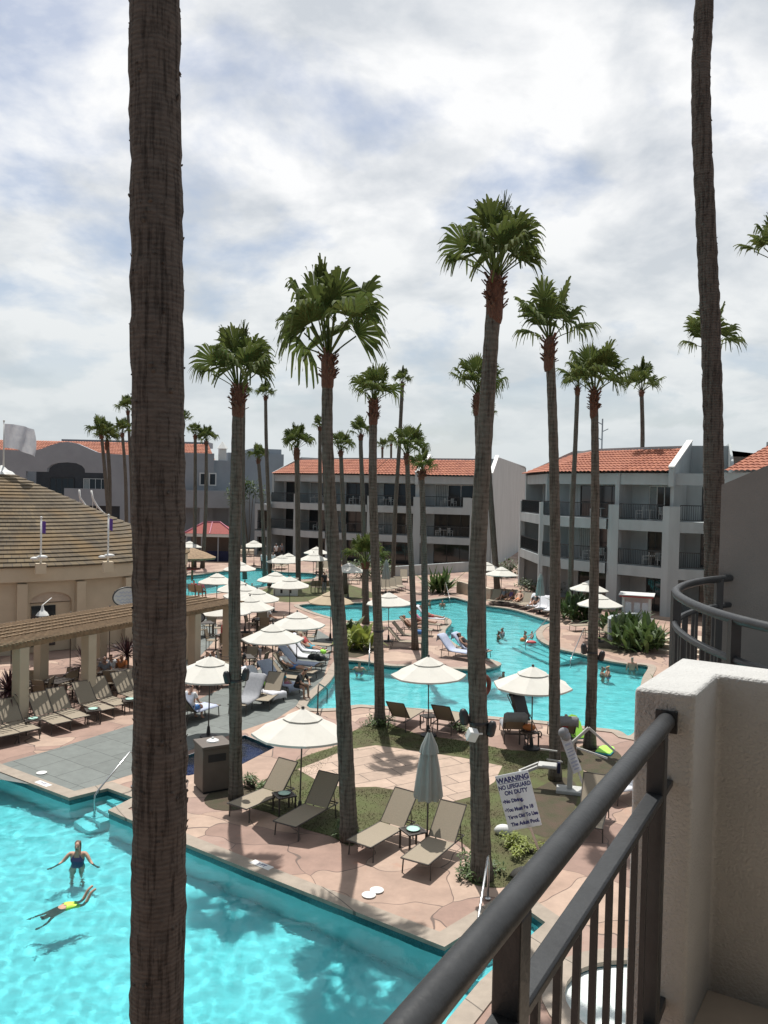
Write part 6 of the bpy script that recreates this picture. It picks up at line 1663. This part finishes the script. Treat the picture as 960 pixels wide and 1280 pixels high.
for px,top,bot,D,lb,m in ((51,648,702,37.6,'small purple and white pennant on the cone roof, left of two','purple'),(135,645,700,38.8,'small purple and white pennant on the cone roof, right of two','purple')):
    a=V(px,bot,D); b=V(px,top,D); r=flagpole(lb,(a.x,D,a.z-.2),b.z-a.z+.2,.17,.55,M[m],1.3,.5)
    mb=MB(); mb.box(-.22,.22,-.22,.22,-.35,.12); mb.build('pedestal',M['beige'],r)
    mb=MB(); mb.ball((.03,-.15,.42),.2,10,6,(1.25,.7,.45)); mb.ball((-.28,-.15,.36),.16,10,6,(1.2,.7,.5)); mb.build('lamp_head',M['white'],r,smooth='all')
# thatch disc past the pavilion
tp=G(246,726); r=thing('thatched_shade','brown thatched round shade right of the thick trunk at the upper pool','shade',(tp.x-.4,tp.y,0))
mb=MB(); mb.lathe([(1.9,1.85),(1.95,2.0),(1.2,2.35),(.1,2.75)],24); mb.build('thatch',M['wood'],r); mb=MB(); mb.tube([(0,0,0),(0,0,1.9)],.09,8); mb.build('post',M['wood'],r)
MB().lathe([(.7,.95),(.7,1.05)],18).build('counter',M['red'],r)
# white curved stair rails over the roof
for k,(pts,lb) in enumerate((([(99,612),(100,622),(107,632),(118,640),(127,646),(134,648)],'white curving stair rail at the hall balcony, left of two'),([(114,613),(116,623),(121,632),(128,640),(134,645)],'white curving stair rail at the hall balcony, right of two'))):
    mb=MB(); q=[V(x,y,96) for x,y in pts]; r=thing('stair_rail',lb,'stair rail',(q[-1].x,q[-1].y,0),0,'white stair rails'); q0=Vector((q[-1].x,q[-1].y,0))
    mb.tube([a-q0 for a in q],.12,6); mb.build('rail',M['white'],r,smooth='all')
    mb=MB(); 
    for a in q[1:]: mb.bar(a-q0,Vector((a.x,a.y,a.z-1.1))-q0,.06)
    mb.bar(q[-1]-q0,(0,0,0),.1); mb.build('balusters',M['white'],r)
# lifeguard hut, bar, black chairs far
p=G(357,744); r=thing('pool_hut','small pale hut with two dark slots under the umbrella at the upper pool','hut',p,.1)
MB().box(-.9,.9,-.4,.4,0,1.2).build('body',M['white'],r,bevel=.02)
for x in(-.3,.35): MB().box(x-.08,x+.08,-.41,-.402,.2,1.0).build('slot',M['black'],r)
MB().box(-.95,.95,-.45,.45,1.202,1.27).build('top',M['stone'],r)
for k in range(4):
    p=G(393+5*k,741); inst(DC_,['first','second','third','fourth'][k]+' black-looking chair of a row on the upper lawn left of the curving palm',p,pi+.2,'chairs on the upper lawn')
mp=V(752,568,70); r=thing('antenna','thin grey antenna mast with brackets on the right block roof','antenna',(mp.x,70,11.4))
mb=MB(); mb.tube([(0,0,0),(0,0,3.0)],.06,6); mb.build('mast',M['stucco_grey'],r); mb=MB()
for z,s in((1.2,-1),(1.9,1),(2.5,-1)): mb.bar((0,0,z),(s*.5,0,z+.25),.07)
mb.build('arms',M['stucco_grey'],r)
mb=MB(); mb.ball((0,0,0),.14,10,7); o=mb.build('beach_ball',M['cl_orange'],smooth='all'); o.location=G(653,800,-.05); tag(o,'small orange ball floating by the lagoon steps','ball')
mb=MB(); mb.ball((0,0,0),.22,10,7,(1.3,1,.5)); o=mb.build('pool_float',M['cl_red'],smooth='all'); o.location=G(664,803,-.08); tag(o,'small red float on the water by the lagoon steps','float')
# depth tiles, drains, skimmer lids on the deck
for px,py,lb in ((52,967,'round white drain lid on the slate by the near pool'),(461,1120,'round white drain lid on the deck nearest the two front loungers, left'),(471,1114,'round white drain lid on the deck nearest the two front loungers, right')):
    mb=MB(); mb.lathe([(.14,.012),(.14,.03),(.12,.034)],20); o=mb.build('drain_lid',M['white']); o.location=G(px,py); o.location.z=.002; tag(o,lb,'drain lid',group='drain lids')
def depth_mark(px,py,lb,body,rz):
    p=G(px,py); r=thing('depth_marker',lb,'depth marker',(p.x,p.y,.031),rz); MB().box(-.28,.28,-.09,.09,0,.004).build('tile',M['white'],r)
    t=text_mesh(body,.13,r,(0,-.045,.0055),.002,'sign_ink'); t.rotation_euler=(0,0,0)
depth_mark(54,981,'pale depth tile on the coping left of the steps','3 FT',-.62); depth_mark(327,1083,'pale depth tile on the coping near the thick trunk','3 FT',-.64)
